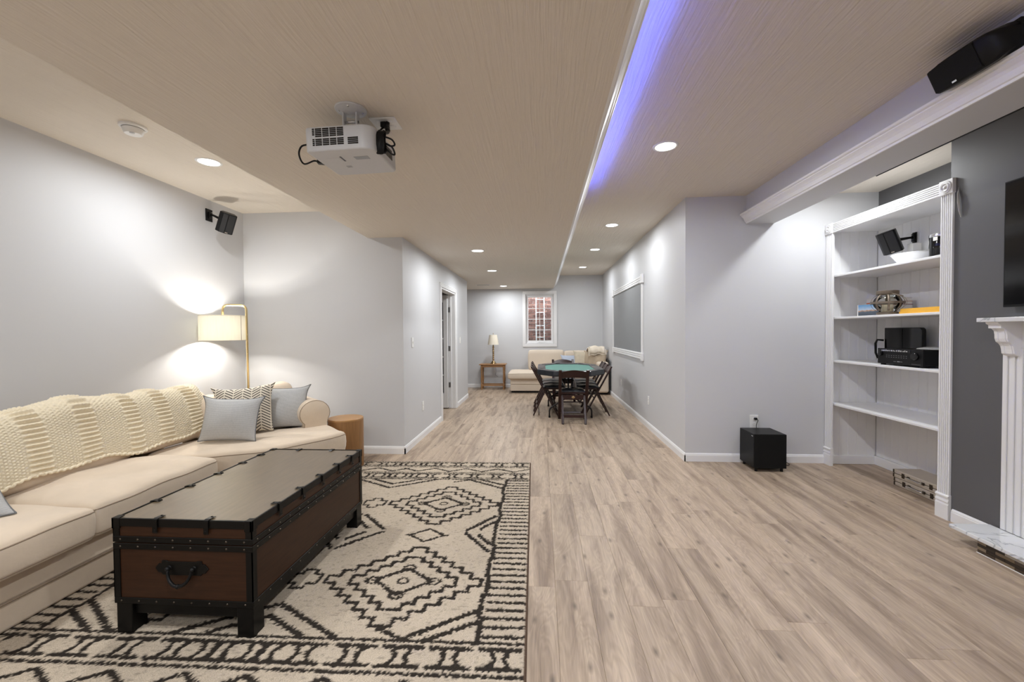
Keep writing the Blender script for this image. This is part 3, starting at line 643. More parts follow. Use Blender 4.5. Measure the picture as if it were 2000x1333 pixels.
downlight(.93, -1.2, HC, 'lit recessed downlight over the floor behind the camera', 'downlights along the right ceiling')
downlight(2.62, 3.80, HC, 'lit recessed downlight in front of the bookcase, hidden behind the beam', 'downlights in front of the bookcase', 0.75)
downlight(-.80, .75, HS, 'recessed downlight added as fill light in the lowered ceiling above the camera', 'downlights in the lowered ceiling')  # unseen fixture added to lift the ambient light around the near floor
downlight(-.80, -1.1, HS, 'recessed downlight added as fill light in the lowered ceiling behind the camera', 'downlights in the lowered ceiling')  # second added fixture, out of view, for more bounce onto ceiling and walls
# air vent
v = wthing('air_vent', 'slim white slotted air vent in the lowered ceiling near the far wall', 'vent', (-1.28, 9.28, HS))
MB().box(-1.44, -1.12, 9.22, 9.34, HS - .006, HS).build('frame', M_paper, v, bevel=.002)
for i in range(6): MB().box(-1.42, -1.14, 9.232 + i * .017, 9.240 + i * .017, HS - .009, HS - .006).build('slat', M_cork if i % 2 else M_paper, v)
# smoke detector
v = wthing('smoke_detector', 'round white smoke detector on the ceiling strip over the sofa', 'smoke detector', (-2.666, 2.609, HC))
MB().lathe([(0, 0), (.074, 0), (.074, -.010), (.068, -.016), (.060, -.017)], 32, (-2.666, 2.609, HC)).build('base', M_white, v, smooth=True, angle=.7)
MB().lathe([(.060, -.021), (.058, -.024), (.050, -.046), (.044, -.052), (0, -.054)], 32, (-2.666, 2.609, HC)).lathe([(0, -.0165), (.056, -.0165), (.056, -.022), (0, -.022)], 32, (-2.666, 2.609, HC)).build('body', M_white, v, smooth=True, angle=.7)
MB().lathe([(0, -.057), (.012, -.057), (.015, -.053)], 20, (-2.650, 2.585, HC)).build('test_button', M_silver, v, smooth=True)

# ================================================================== RUG
def make_rug():
    W, Ln, cell = 2.44, 3.05, 0.0075
    nx, ny = int(W / cell), int(Ln / cell)
    u = (np.arange(nx + 1)) * cell; v = (np.arange(ny + 1)) * cell          # u from the right edge, v from the far edge
    UU, VV = np.meshgrid(u, v)
    jit = lambda s: rng.normal(0, s, UU.shape)
    A = UU + jit(.0028); B = VV + jit(.0028)
    dark = np.zeros(UU.shape, bool)
    ca, sa = math.cos(.0174), math.sin(.0174)
    def loc(X, Y):                  # room -> rug coordinates
        dx, dy = X - (-.111), Y - 4.291
        return (-(dx * ca + dy * sa), -(-dx * sa + dy * ca))
    def seg(p, q, t=.020):
        nonlocal dark
        (x0, y0), (x1, y1) = p, q; dx, dy = x1 - x0, y1 - y0; l2 = dx * dx + dy * dy + 1e-12
        k = np.clip(((A - x0) * dx + (B - y0) * dy) / l2, 0, 1)
        dark |= ((A - x0 - k * dx) ** 2 + (B - y0 - k * dy) ** 2) < (t / 2) ** 2
    def sym(p, q, t=.020):          # mirrored about both rug axes
        for fx in (0, 1):
            for fy in (0, 1):
                m = lambda a: ((W - a[0]) if fx else a[0], (Ln - a[1]) if fy else a[1])
                seg(m(p), m(q), t)
    def serr(p, q, t=.022, step=.028):   # saw-edged diagonal
        n = max(2, int(math.hypot(q[0] - p[0], q[1] - p[1]) / step)); pts = []
        for i in range(n):
            a = (p[0] + (q[0] - p[0]) * i / n, p[1] + (q[1] - p[1]) * i / n); b = (p[0] + (q[0] - p[0]) * (i + 1) / n, p[1] + (q[1] - p[1]) * (i + 1) / n)
            sym(a, (b[0], a[1]), t); sym((b[0], a[1]), b, t)
    VF = .525; UB = .205             # field edge (far) and inner edge of the side stripes
    # end borders
    for vv in (.020, .180, .350, VF): sym((0.01, vv), (W / 2, vv), .018)
    x = .030
    while x < W / 2 + .05:           # small hourglass motifs
        for v0, h in ((.020, .16), (.350, .175)):
            sym((x, v0 + .036), (x + .165, v0 + .036), .024); sym((x, v0 + h - .036), (x + .165, v0 + h - .036), .024)
            for x_, s_ in ((.042, 1), (.123, -1)):
                sym((x + x_, v0 + .04), (x + x_ + s_ * .020, v0 + h / 2), .022); sym((x + x_ + s_ * .020, v0 + h / 2), (x + x_, v0 + h - .04), .022)
        x += .2065
    x = 0.0; z = True
    while x < W / 2:                 # zigzag
        serr((x, .225 if z else .315), (x + .155, .315 if z else .225), .018, .022); z = not z; x += .155
    # side stripes
    vv = VF + .03
    while vv < Ln - VF - .01:
        yy = vv
        dark |= (np.abs(B - yy) < .0105) & (A > .014) & (A < UB)
        dark |= (np.abs(B - yy) < .0105) & (W - A > .014) & (W - A < UB)
        vv += .0585
    for q in range(6):               # the stepped dark line beside the stripes
        a, b = VF + (Ln / 2 - VF) * q / 6, VF + (Ln / 2 - VF) * (q + 1) / 6; off = .012 * (q % 2)
        sym((UB + .012 + off, a), (UB + .012 + off, b), .026)
    # medallions
    def poly(cx, cy, pts, t):
        for i in range(len(pts) - 1):
            for fx in (1, -1):
                for fy in (1, -1):
                    seg((cx + fx * pts[i][0], cy + fy * pts[i][1]), (cx + fx * pts[i + 1][0], cy + fy * pts[i + 1][1]), t)
    def stair(tx, ty, n, hx, hy):    # from the top tip down to the side tip
        pts = [(0, ty), (hx, ty)]; 
        for i in range(n):
            x_ = hx + (tx - hx) * i / n; y2 = ty - (ty - hy) * (i + 1) / n
            pts += [(x_, y2), (hx + (tx - hx) * (i + 1) / n, y2)]
        return pts[:-1] + [(tx, hy), (tx, 0)]
    def cross(cx, cy, s=1.0):
        pts = [(0, .09 * s), (.035 * s, .09 * s), (.035 * s, .045 * s), (.085 * s, .045 * s), (.085 * s, 0)]; poly(cx, cy, pts, .018)
    cu = [loc(-.752, 2.2)[0]]; u1 = (loc(-.752, 2.2)[0] + loc(-.764, 3.21)[0]) / 2; 
    for cx in (u1, W - u1):
        for Yc in (2.19, 3.21):
            cy = loc(-.76, Yc)[1]
            poly(cx, cy, stair(.423, .350, 6, .048, .032), .022)
            poly(cx, cy, stair(.285, .235, 4, .055, .04), .022)
            # inner diamond with little squares at the tips
            n = 9
            for i in range(n):
                for fx in (1, -1):
                    for fy in (1, -1):
                        a = (.165 * (1 - i / n), .125 * i / n); b = (.165 * (1 - (i + 1) / n), .125 * (i + 1) / n)
                        seg((cx + fx * a[0], cy + fy * a[1]), (cx + fx * b[0], cy + fy * a[1]), .018); seg((cx + fx * b[0], cy + fy * a[1]), (cx + fx * b[0], cy + fy * b[1]), .018)
            for (ox, oy) in ((.165, 0), (-.165, 0), (0, .125), (0, -.125)):
                poly(cx + ox, cy + oy, [(0, .026), (.018, .026), (.018, .012), (.034, .012), (.034, 0)], .014)
            poly(cx, cy, [(0, .026), (.014, .022), (.026, .010), (.030, 0)], .014)
        # small diamond between the two medallions
        cy = (loc(-.76, 2.19)[1] + loc(-.76, 3.21)[1]) / 2
        n = 7
        for i in range(n):
            for fx in (1, -1):
                for fy in (1, -1):
                    a = (.115 * (1 - i / n), .085 * i / n); b = (.115 * (1 - (i + 1) / n), .085 * (i + 1) / n)
                    seg((cx + fx * a[0], cy + fy * a[1]), (cx + fx * b[0], cy + fy * b[1]), .022)
        seg((cx - .135, cy), (cx - .1, cy), .016); seg((cx + .135, cy), (cx + .1, cy), .016)
    for Yc in (2.19, 3.21): cross(W / 2, loc(-.76, Yc)[1], .95)
    # double saw-tooth diagonals cutting the cell corners
    mid = Ln / 2
    def pair(p, q, dx, dy):
        serr(p, q); serr((p[0] + dx, p[1] + dy), (q[0] + dx, q[1] + dy))
    serr((UB + .035, mid - .245), (UB + .215, mid - .012)); serr((UB + .035, mid - .155), (UB + .125, mid - .035))
    serr((UB + .37, VF + .0), (UB + .025, VF + .225)); serr((UB + .27, VF + .0), (UB + .03, VF + .135))
    serr((W / 2 - .40, VF), (W / 2, VF + .23)); serr((W / 2 - .22, VF + .02), (W / 2, VF + .14))
    serr((W / 2 - .235, mid - .02), (W / 2 - .02, mid - .245)); serr((W / 2 - .12, mid - .03), (W / 2 - .03, mid - .13))
    serr((u1 - .16, VF), (u1, VF + .075), .018)
    # colours
    n1 = np.zeros(UU.shape)
    for f, a in ((3, 1), (7, .6), (15, .4)):
        ph = rng.uniform(0, 6, 4); n1 += a * np.sin(UU * f * 2 + ph[0] + 1.5 * np.sin(VV * f + ph[1])) * np.sin(VV * f * 1.7 + ph[2])
    base = np.stack([.545 + 0 * UU, .463 + 0 * UU, .365 + 0 * UU], -1) * (1 + .055 * n1[..., None])
    fl_ = rng.random(UU.shape)
    fl_ = (fl_ + np.roll(fl_, 1, 1) + np.roll(fl_, 2, 1)) / 3
    base *= (1 - .40 * np.clip((fl_ - .64) / .2, 0, 1))[..., None]; base *= (1 + .12 * (fl_ - .5))[..., None]
    dk = np.stack([.027 + 0 * UU, .022 + 0 * UU, .018 + 0 * UU], -1) * (1 + .5 * rng.random(UU.shape)[..., None])
    col = np.where(dark[..., None], dk, base)
    # binding at the long edges
    edge = (UU < .010) | (UU > W - .010); col = np.where(edge[..., None], np.array([.13, .085, .06]), col)
    hz = .013 + rng.random(UU.shape) * .0045 - .002 * dark
    rim = np.minimum(np.minimum(UU, W - UU), np.minimum(VV, Ln - VV)); hz *= np.clip(.35 + rim / .02, 0, 1); hz[rim < 1e-6] = .0005
    X = -UU + rng.uniform(-.2, .2, UU.shape) * cell * (rim > .001); Y = -VV + rng.uniform(-.2, .2, UU.shape) * cell * (rim > .001)
    verts = np.stack([X, Y, hz], -1).reshape(-1, 3)
    idx = np.arange((nx + 1) * (ny + 1)).reshape(ny + 1, nx + 1)
    faces = np.stack([idx[:-1, :-1], idx[1:, :-1], idx[1:, 1:], idx[:-1, 1:]], -1).reshape(-1, 4)
    me = bpy.data.meshes.new('area_rug'); me.vertices.add(len(verts)); me.vertices.foreach_set('co', verts.astype('f').ravel())
    me.loops.add(faces.size); me.loops.foreach_set('vertex_index', faces.astype('i').ravel()); me.polygons.add(len(faces))
    me.polygons.foreach_set('loop_start', np.arange(0, faces.size, 4, dtype='i')); me.update(calc_edges=True)
    at = me.color_attributes.new('weave', 'FLOAT_COLOR', 'POINT'); at.data.foreach_set('color', np.concatenate([np.clip(col, 0, 1), np.ones(UU.shape + (1,))], -1).astype('f').ravel())
    me.materials.append(attr_mat('woven_rug_wool', 'weave', bump=.5, bscale=330))
    me.polygons.foreach_set('use_smooth', np.ones(len(faces), dtype=bool)); me.validate()
    o = bpy.data.objects.new('area_rug', me); C.objects.link(o); o.location = (-.111, 4.291, 0.0005); o.rotation_euler = (0, 0, .0174)
    return tag(o, 'cream area rug with dark stepped diamond medallions and striped side border', 'rug')
make_rug()
RUGZ = 0.014

# ================================================================== SECTIONAL SOFA
so = wthing('sectional_sofa', 'beige microfibre sectional sofa along the left wall with an angled end section', 'sofa', (-2.85, 2.2, 0))
SX = -2.405       # front of the base
base = MB().box(-3.30, SX, 1.05, 3.02, RUGZ + .004, .285)
base.build('base', M_sofa, so, bevel=.02, seg=3)
MB().box(-3.30, SX + .006, 1.05, 3.02, .150, .300).build('rail', M_sofa, so, bevel=.018, seg=3)
MB().tube([(SX + .008, 1.06, .152), (SX + .008, 2.98, .152)], .004, 6).build('piping', M_pipe, so, smooth=True)
# angled end section
RD = Vector((.735, .678, 0)); RN = Vector((-.678, .735, 0))          # along the seat, towards the back
def rq(a, b): p = Vector((-2.33, 2.985, 0)) + RD * a + RN * b; return (p.x, p.y)
MB().prism([(-2.90, 2.96), (-2.42, 2.99), rq(.16, .05), rq(.74, .05), rq(.74, .82), (-3.22, 3.45)], RUGZ + .004, .285).build('base', M_sofa, so, bevel=.02, seg=3)
cushion('seat_cushion', [(-2.285, 1.10), (-2.285, 1.985), (-2.98, 1.985), (-2.98, 1.10)], .300, .478, M_sofa, so, r=.032, crown=.022, pipe=M_pipe, seed=3, wob=.006)
cushion('seat_cushion', [(-2.300, 1.990), (-2.310, 2.830), (-2.98, 2.86), (-2.98, 1.990)], .298, .476, M_sofa, so, r=.032, crown=.030, pipe=M_pipe, seed=8, wob=.008)
def blob(name, outline, z0, z1, tilt, parent, pipe=True, r=.05):
    """upholstered cushion over a free outline; tilt(x, y) lifts the top"""
    # resample outline
    pts = [Vector((*p, 0)) for p in outline]; n = len(pts); cen = sum(pts, Vector()) / n
    def cat(t):
        i = int(t) % n; f = t - int(t); a, b, c, d = pts[i - 1], pts[i], pts[(i + 1) % n], pts[(i + 2) % n]
        return .5 * ((2 * b) + (c - a) * f + (2 * a - 5 * b + 4 * c - d) * f * f + (3 * b - a - 3 * c + d) * f ** 3)
    K = 96; ring = [cat(n * k / K) for k in range(K)]
    prof = [(1 - .0, .0), (1.0, .10), (1.015, .3), (1.02, .5), (1.015, .72), (1.004, .84), (.988, .93), (.955, .985), (.90, 1.0), (.75, 1.03), (.5, 1.06), (.25, 1.07), (.02, 1.07)]
    rows = []
    for (sc_, hz) in prof:
        row = []
        for p in ring:
            q = cen + (p - cen) * sc_; z = z0 + (z1 - z0) * hz
            if hz > .05: z += tilt(q.x, q.y) * hz + .006 * math.sin(9 * q.x + 4) * math.sin(11 * q.y) * hz
            row.append((q.x, q.y, z))
        row.append(row[0]); rows.append(row)
    mb = MB().grid(rows); mb.f.append(tuple(range(len(rows[0]) - 1))[::-1]); mb.f.append(tuple((len(rows) - 1) * len(rows[0]) + k for k in range(len(rows[0]) - 1)))
    o = weld(mb.build(name, M_sofa, parent))
    if pipe:
        for k in (5, 1):
            MB().tube(rows[k][:-1], .0034, 6, closed=True).build('piping', M_pipe, o, smooth=True)
    return o
blob('seat_cushion', [(-2.92, 2.895), (-2.60, 2.885), (-2.40, 2.925), (-2.16, 3.03), (-1.98, 3.18), (-1.86, 3.34), (-1.735, 3.55), (-1.80, 3.64), (-2.06, 3.88), (-2.26, 3.86), (-2.60, 3.66), (-2.92, 3.30)], .300, .468, lambda x, y: .022 * max(0, (x + 2.5)) * 1.2, so)
# back frame and back cushions of the long part
MB().box(-3.32, -3.14, 1.05, 3.30, .05, .72).build('back_frame', M_sofa, so, bevel=.05, seg=4)
def backcush(y0, y1, top, seed, parent=so, xb=-3.16, xf=-2.86):
    M_ = T(0, 0, .47) @ Matrix.Shear('XY', 4, (0, 0)) 
    mb, rp = softbox([(xf, y0), (xf, y1), (xb + .02, y1), (xb + .02, y0)], .47, top, .085, .012, seed=seed, wob=.006)
    f = lambda p: (p[0] - .30 * (p[2] - .47) * .72 + .025 * math.sin((p[2] - .47) / (top - .47) * PI), p[1], p[2])
    mb.v = [f(p) for p in mb.v]; o = weld(mb.build('back_cushion', M_sofa, parent))
    pts = [rp(0, w_, 0) for w_ in [.0]]
    edge = [f(rp(u, 0.06, .90)) for u in [i / 20 for i in range(21)]]
    MB().tube(edge, .0034, 6).build('piping', M_pipe, o, smooth=True)
    return o
backcush(1.10, 1.98, .885, 2); backcush(1.985, 2.80, .875, 5); backcush(2.81, 3.50, .885, 9)
# angled back frame with back cushions
MB().prism([rq(-.28, .82), rq(.60, .82), rq(.60, .98), rq(-.28, .98)], .05, .74).build('back_frame', M_sofa, so, bevel=.05, seg=4)
def rback(a0, a1, top, seed, lean=.16, b0=.60, b1=.85, rot=0):
    mb, rp = softbox([rq(a0, b0), rq(a1, b0), rq(a1, b1), rq(a0, b1)], .46, top, .07, .01, seed=seed)
    f = lambda p: (p[0] + RN.x * lean * (p[2] - .46), p[1] + RN.y * lean * (p[2] - .46), p[2] + rot * ((Vector((p[0], p[1], 0)) - Vector((*rq(a0, b0), 0))).dot(RD)) * max(0, (p[2] - .46) / (top - .46)))
    mb.v = [f(p) for p in mb.v]; o = weld(mb.build('back_cushion', M_sofa, so))
    MB().tube([f(rp(i / 20, .08, .90)) for i in range(21)], .0034, 6).build('piping', M_pipe, o, smooth=True)
rback(-.22, .17, .80, 4); rback(.165, .56, .815, 6, rot=.20)
# rolled arm at the far end, its scrolled front facing out
def rolled_arm(p0, p1, zc, r, m, parent):
    p0, p1 = Vector((*p0, zc)), Vector((*p1, zc)); d = (p1 - p0).normalized(); s_ = Vector((0, 0, 1)).cross(d)
    prof = [(-r * .80, -zc + .05)] + [(-r * .80, -.10)] + [(r * math.cos(a), r * .92 * math.sin(a)) for a in [PI * 1.16 - (PI * 1.42) * i / 18 for i in range(19)]] + [(r * .70, -.16), (r * .70, -zc + .05)]
    mb = MB(); k = len(prof); vs = []
    steps = [(0.0, .93), (.012, .985), (.03, 1.0), (.9, 1.0), (1.0, .96)]; L_ = (p1 - p0).length
    for t_, g in steps:
        for a, b in prof: vs.append(tuple(p0 + d * (t_ * L_) + s_ * (a * g) + Vector((0, 0, b * g if b > -.2 else b))))
    fs = []
    for i in range(len(steps) - 1):
        for j in range(k): fs.append((i * k + j, i * k + (j + 1) % k, (i + 1) * k + (j + 1) % k, (i + 1) * k + j))
    fs += [tuple(range(k))[::-1], tuple((len(steps) - 1) * k + j for j in range(k))]
    o = weld(mb.add(vs, fs).build('arm', m, parent)); sharp(o, .9)
    MB().tube([vs[k + j] for j in range(1, k - 1)], .0034, 6).build('piping', M_pipe, o, smooth=True)
    return o
rolled_arm((-2.105, 3.765), (-2.52, 4.16), .605, .135, M_sofa, so)
rolled_arm((-2.36, .98), (-3.28, .98), .60, .14, M_sofa, so)

# chunky knit throw over the long part's back cushions
def make_throw():
    S = 170; Tn = 300; y0, y1 = 1.35, 3.40
    bands = [1.40, 1.66, 1.93, 2.195, 2.47, 2.775, 3.01, 3.285]
    rows = []
    # path from the low front edge over the top and down behind: (x, z)
    path = [(-2.868, .548), (-2.872, .60), (-2.885, .68), (-2.905, .76), (-2.930, .83), (-2.955, .872), (-2.985, .898), (-3.03, .905), (-3.08, .895), (-3.125, .86), (-3.15, .80)]
    sm_ = []
    for i in range(len(path) - 1):
        p0, p1, p2, p3 = path[max(i - 1, 0)], path[i], path[i + 1], path[min(i + 2, len(path) - 1)]
        for k in range(8):
            f = k / 8; sm_.append(tuple(.5 * (2 * p1[j] + (p2[j] - p0[j]) * f + (2 * p0[j] - 5 * p1[j] + 4 * p2[j] - p3[j]) * f * f + (3 * p1[j] - p0[j] - 3 * p2[j] + p3[j]) * f ** 3) for j in (0, 1)))
    path = sm_ + [path[-1]]
    d = [0]
    for a, b in zip(path, path[1:]): d.append(d[-1] + math.hypot(b[0] - a[0], b[1] - a[1]))
    tot = d[-1]
    def at(s):
        s *= tot; i = max(0, min(len(d) - 2, int(np.searchsorted(d, s)) - 1))
        f = (s - d[i]) / (d[i + 1] - d[i]); a, b = path[i], path[i + 1]; p, q = path[max(i - 2, 0)], path[min(i + 3, len(path) - 1)]
        tx, tz = q[0] - p[0], q[1] - p[1]; l = math.hypot(tx, tz); return a[0] * (1 - f) + b[0] * f, a[1] * (1 - f) + b[1] * f, tz / l, -tx / l
    def P_(s, y):
        x, z, nx_, nz_ = at(s); sm = s * tot
        hem = .018 * math.sin(y * 6.0) + .012 * math.sin(y * 15 + 1) - .01
        z += hem * max(0, 1 - s / .3)
        slump = (.018 * math.sin(y * 5.3 + .8) + .010 * math.sin(y * 11)) * min(1, max(0, (s - .35) * 5))
        gap = -.012 * math.exp(-((y - 2.84) / .05) ** 2)
        h = .022 + gap + slump * (nz_ if nz_ > 0 else 0)
        e = 0
        for b in bands:
            q = (y - b) / .062
            if abs(q) < 1.1: e = max(e, 1 - min(1, abs(q)) ** 6)
        row = 2 * PI * sm / .0285 + .35 * math.sin(y * 23)
        rib = .0055 + .0105 * math.sin(row) + .0042 * math.sin(2 * PI * y / .0215 + row)
        k_ = round(y / .017); plain = .0040 * math.sin(2 * PI * sm / .0160 + PI * k_) + .0030 * math.cos(2 * PI * (y / .017))
        h += e * rib + (1 - e) * plain
        return (x + nx_ * h, y, z + nz_ * h)
    for i in range(S + 1):
        rows.append([P_(i / S, y0 + (y1 - y0) * j / Tn) for j in range(Tn + 1)])
    mb = MB().grid(rows); mb.tube([(p[0] + .002, p[1], p[2] + .004 + .004 * math.sin(p[1] * 180)) for p in rows[0]], .009, 8)
    o = mb.build('throw_blanket', mat('ivory_chunky_knit', (0.84, 0.745, 0.565), .95, var=.10, scale=60, bump=.5, bscale=380, dist=.003, spec=.1, sheen=.2), smooth=True, loc=(-2.95, 2.4, .55))
    sl = o.modifiers.new('thick', 'SOLIDIFY'); sl.thickness = .012; sl.offset = -1
    return tag(o, 'chunky knit ivory throw draped over the sectional sofa back cushions', 'throw')
make_throw()

# throw pillows
def put_pillow(name, label, loc, rz, tilt, W, H, Tk, m, pipe, roll=0, seed=0, group=None, ear=.035):
    t = thing(name, label, 'pillow', loc, 0, group); pillow(t, W, H, Tk, m, pipe, ear=ear, seed=seed)
    t.rotation_mode = 'XYZ'; t.matrix_world = T(*loc) @ RZ(rz) @ RX(tilt) @ RY(roll); return t
put_pillow('throw_pillow', 'grey pinstripe pillow at the front, against the herringbone pillow on the angled sofa section', (-2.53, 3.20, .495), math.radians(12), math.radians(-17), .415, .335, .17, M_grey, M_gpipe, roll=math.radians(2), seed=1, group='grey pinstripe pillows')
put_pillow('throw_pillow', 'grey pinstripe pillow standing beside the rolled arm, rightmost on the sofa', (-2.365, 3.70, .492), math.radians(22), math.radians(-14), .36, .36, .15, M_grey, M_gpipe, roll=math.radians(0), seed=2, group='grey pinstripe pillows')
put_pillow('throw_pillow', 'grey pinstripe pillow at the near end of the sofa, cut by the left edge', (-2.60, 1.640, .500), math.radians(72), math.radians(-52), .40, .36, .15, M_grey, M_gpipe, seed=3, group='grey pinstripe pillows')
put_pillow('herringbone_pillow', 'cream pillow with a dark herringbone print between the two grey pillows', (-2.575, 3.455, .492), math.radians(24), math.radians(-17), .44, .40, .16, M_herr, None, roll=math.radians(-3), seed=4)

# ================================================================== FLOOR LAMP
lp = wthing('floor_lamp', 'brass arc floor lamp with a lit cream linen drum shade in the room corner', 'floor lamp', (-2.965, 4.035, 0))
MB().lathe([(0, 0), (.13, 0), (.135, .004), (.135, .018), (.128, .024), (.02, .026), (.016, .04), (0, .04)], 32, (-2.965, 4.035, 0)).build('base', M_gold, lp, smooth=True, angle=.6)
def rounded_path(pts, r, n=7):
    out = [Vector(pts[0])]
    for i in range(1, len(pts) - 1):
        p, a, b = Vector(pts[i]), Vector(pts[i - 1]), Vector(pts[i + 1]); d0 = (a - p).normalized(); d1 = (b - p).normalized(); q0 = p + d0 * r; q1 = p + d1 * r
        for k in range(n + 1):
            t_ = k / n; out.append(q0 * (1 - t_) ** 2 + p * 2 * t_ * (1 - t_) + q1 * t_ * t_)
    out.append(Vector(pts[-1])); return out
px_, py_ = -2.945, 4.035; LC = (-3.145, 3.955); SR = .198
MB().tube(rounded_path([(px_, py_, .03), (px_ - .012, py_, 1.642), (LC[0], LC[1], 1.644), (LC[0], LC[1], 1.46)], .055), .0105, 12).build('pole', M_gold, lp, smooth=True)
shd = MB().lathe([(SR, 1.292), (SR, 1.536)], 64, (LC[0], LC[1], 0)).build('lamp_shade', M_shade, lp, smooth=True)
for z in (1.293, 1.535): MB().tube([(LC[0] + SR * math.cos(a), LC[1] + SR * math.sin(a), z) for a in [2 * PI * i / 64 for i in range(64)]], .003, 6, closed=True).build('shade_rim', M_shade2, shd, smooth=True)
sa_ = math.atan2(-.782 * .67 + .624 * .74, .624 * .67 + .782 * .74)
MB().tube([(LC[0] + (SR + .001) * math.cos(sa_), LC[1] + (SR + .001) * math.sin(sa_), z) for z in (1.293, 1.535)], .0022, 6).build('seam', M_pipe, shd)
for k in range(3): MB().cyl((LC[0], LC[1], 1.505), (LC[0] + SR * math.cos(k * 2.094 + .5), LC[1] + SR * math.sin(k * 2.094 + .5), 1.530), .0018, 6).build('spider_arm', M_gold, shd)
MB().cyl((LC[0], LC[1], 1.46), (LC[0], LC[1], 1.435), .018, 16).build('socket', M_gold, lp)
bp = (LC[0], LC[1], 1.408)
MB().lathe([(0, -.032), (.018, -.026), (.029, -.008), (.030, .006), (.022, .022), (.013, .03)], 18, bp).build('bulb', M_bulb, lp, smooth=True)
la = bpy.data.lights.new('floor_lamp_light', 'POINT'); la.energy = LAMP_W; la.color = (1.0, .95, .87); la.shadow_soft_size = .035
lo = bpy.data.objects.new('floor_lamp_light', la); C.objects.link(lo); lo.parent = lp; lo.location = Vector(bp) - WORLD[lp] + Vector((0, 0, -.0))

# ================================================================== STUMP STOOL
st = wthing('stump_side_table', 'round honey wood drum side table between sofa arm and wall', 'side table', (-1.975, 4.10, 0))
MB().lathe([(0, 0), (.168, 0), (.170, .004), (.170, .470), (.166, .474)], 48, (-1.975, 4.10, .012)).build('body', M_stool, st, smooth=True, angle=.5)
MB().lathe([(.164, .470), (.170, .474), (.170, .486), (.165, .490), (0, .490)], 48, (-1.975, 4.10, .012)).build('top', M_stooltop, st, smooth=True, angle=.5)

# ================================================================== TRUNK COFFEE TABLE
tr = wthing('trunk_coffee_table', 'brown steamer trunk coffee table with black riveted banding on short legs', 'coffee table', (-1.587, 2.28, 0))
tx0, tx1, ty0, ty1 = -1.912, -1.262, 1.728, 2.850
for x in (tx0 + .004, tx1 - .079):
    for y in (ty0 + .004, ty1 - .079): MB().box(x, x + .075, y, y + .075, RUGZ - .004, .15).build('leg', M_iron, tr, bevel=.003, seg=1)
MB().box(tx0 + .02, tx1 - .02, ty0 + .02, ty1 - .02, .095, .152).build('apron', M_iron, tr, bevel=.002, seg=1)
bd = MB().box(tx0 + .004, tx1 - .004, ty0 + .004, ty1 - .004, .150, .424).build('body', M_trunk, tr)
ld = MB().box(tx0 + .004, tx1 - .004, ty0 + .004, ty1 - .004, .428, .528).build('lid', M_trunk, tr)
MB().box(tx0 + .010, tx1 - .010, ty0 + .010, ty1 - .010, .528, .5305).build('lid_top', M_trunktop, ld)
def bandring(z0, z1, t, name, parent):
    mb = MB().box(tx0 + .004 - t, tx1 - .004 + t, ty0 + .004 - t, ty0 + .004, z0, z1).box(tx0 + .004 - t, tx1 - .004 + t, ty1 - .004, ty1 - .004 + t, z0, z1)
    mb.box(tx0 + .004 - t, tx0 + .004, ty0 + .004, ty1 - .004, z0, z1).box(tx1 - .004, tx1 - .004 + t, ty0 + .004, ty1 - .004, z0, z1); return mb.build(name, M_iron, parent, bevel=.0015, seg=1)
bandring(.150, .178, .0045, 'band', bd); bandring(.396, .4225, .005, 'band', bd); bandring(.4275, .454, .005, 'band', ld)
bandring(.498, .534, .0045, 'band', ld)
mb = MB()
for (x0, x1, y0, y1) in ((tx0, tx1, ty0, ty0 + .010), (tx0, tx1, ty1 - .010, ty1), (tx0, tx0 + .010, ty0, ty1), (tx1 - .010, tx1, ty0, ty1)): mb.box(x0, x1, y0, y1, .5285, .534)
mb.build('top_edge', M_iron, ld, bevel=.002, seg=1)
for x, sx in ((tx0, 1), (tx1, -1)):
    for y, sy in ((ty0, 1), (ty1, -1)):
        MB().box(x, x + sx * .030, y, y + sy * .004, .178, .396).box(x, x + sx * .004, y, y + sy * .030, .178, .396).build('corner_strip', M_iron, bd)
        MB().box(x, x + sx * .030, y, y + sy * .004, .454, .498).box(x, x + sx * .004, y, y + sy * .030, .454, .498).build('corner_strip', M_iron, ld)
def rivet_mb(mb, p, n_):
    n_ = Vector(n_); q = Vector(p)
    u = Vector((0, 0, 1)) if abs(n_.z) < .5 else Vector((1, 0, 0)); a = u.cross(n_).normalized(); b = n_.cross(a)
    ring = [q + (a * math.cos(k * PI / 3) + b * math.sin(k * PI / 3)) * .0048 for k in range(6)]; r2 = [q + (a * math.cos(k * PI / 3) + b * math.sin(k * PI / 3)) * .0028 + n_ * .0025 for k in range(6)]
    mb.add(ring + r2, [(k, (k + 1) % 6, 6 + (k + 1) % 6, 6 + k) for k in range(6)] + [tuple(range(6, 12))])
mr = MB(); ml = MB()
for z, mm in ((.164, mr), (.409, mr), (.441, ml)):
    for k in range(8):
        x = tx0 + .035 + (tx1 - tx0 - .07) * k / 7; rivet_mb(mm, (x, ty0 - .001, z), (0, -1, 0)); rivet_mb(mm, (x, ty1 + .001, z), (0, 1, 0))
    for k in range(14):
        y = ty0 + .035 + (ty1 - ty0 - .07) * k / 13; rivet_mb(mm, (tx1 + .001, y, z), (1, 0, 0)); rivet_mb(mm, (tx0 - .001, y, z), (-1, 0, 0))
tag(mr.build('rivets', M_rivet, bd), kind='stuff'); tag(ml.build('rivets', M_rivet, ld), kind='stuff')
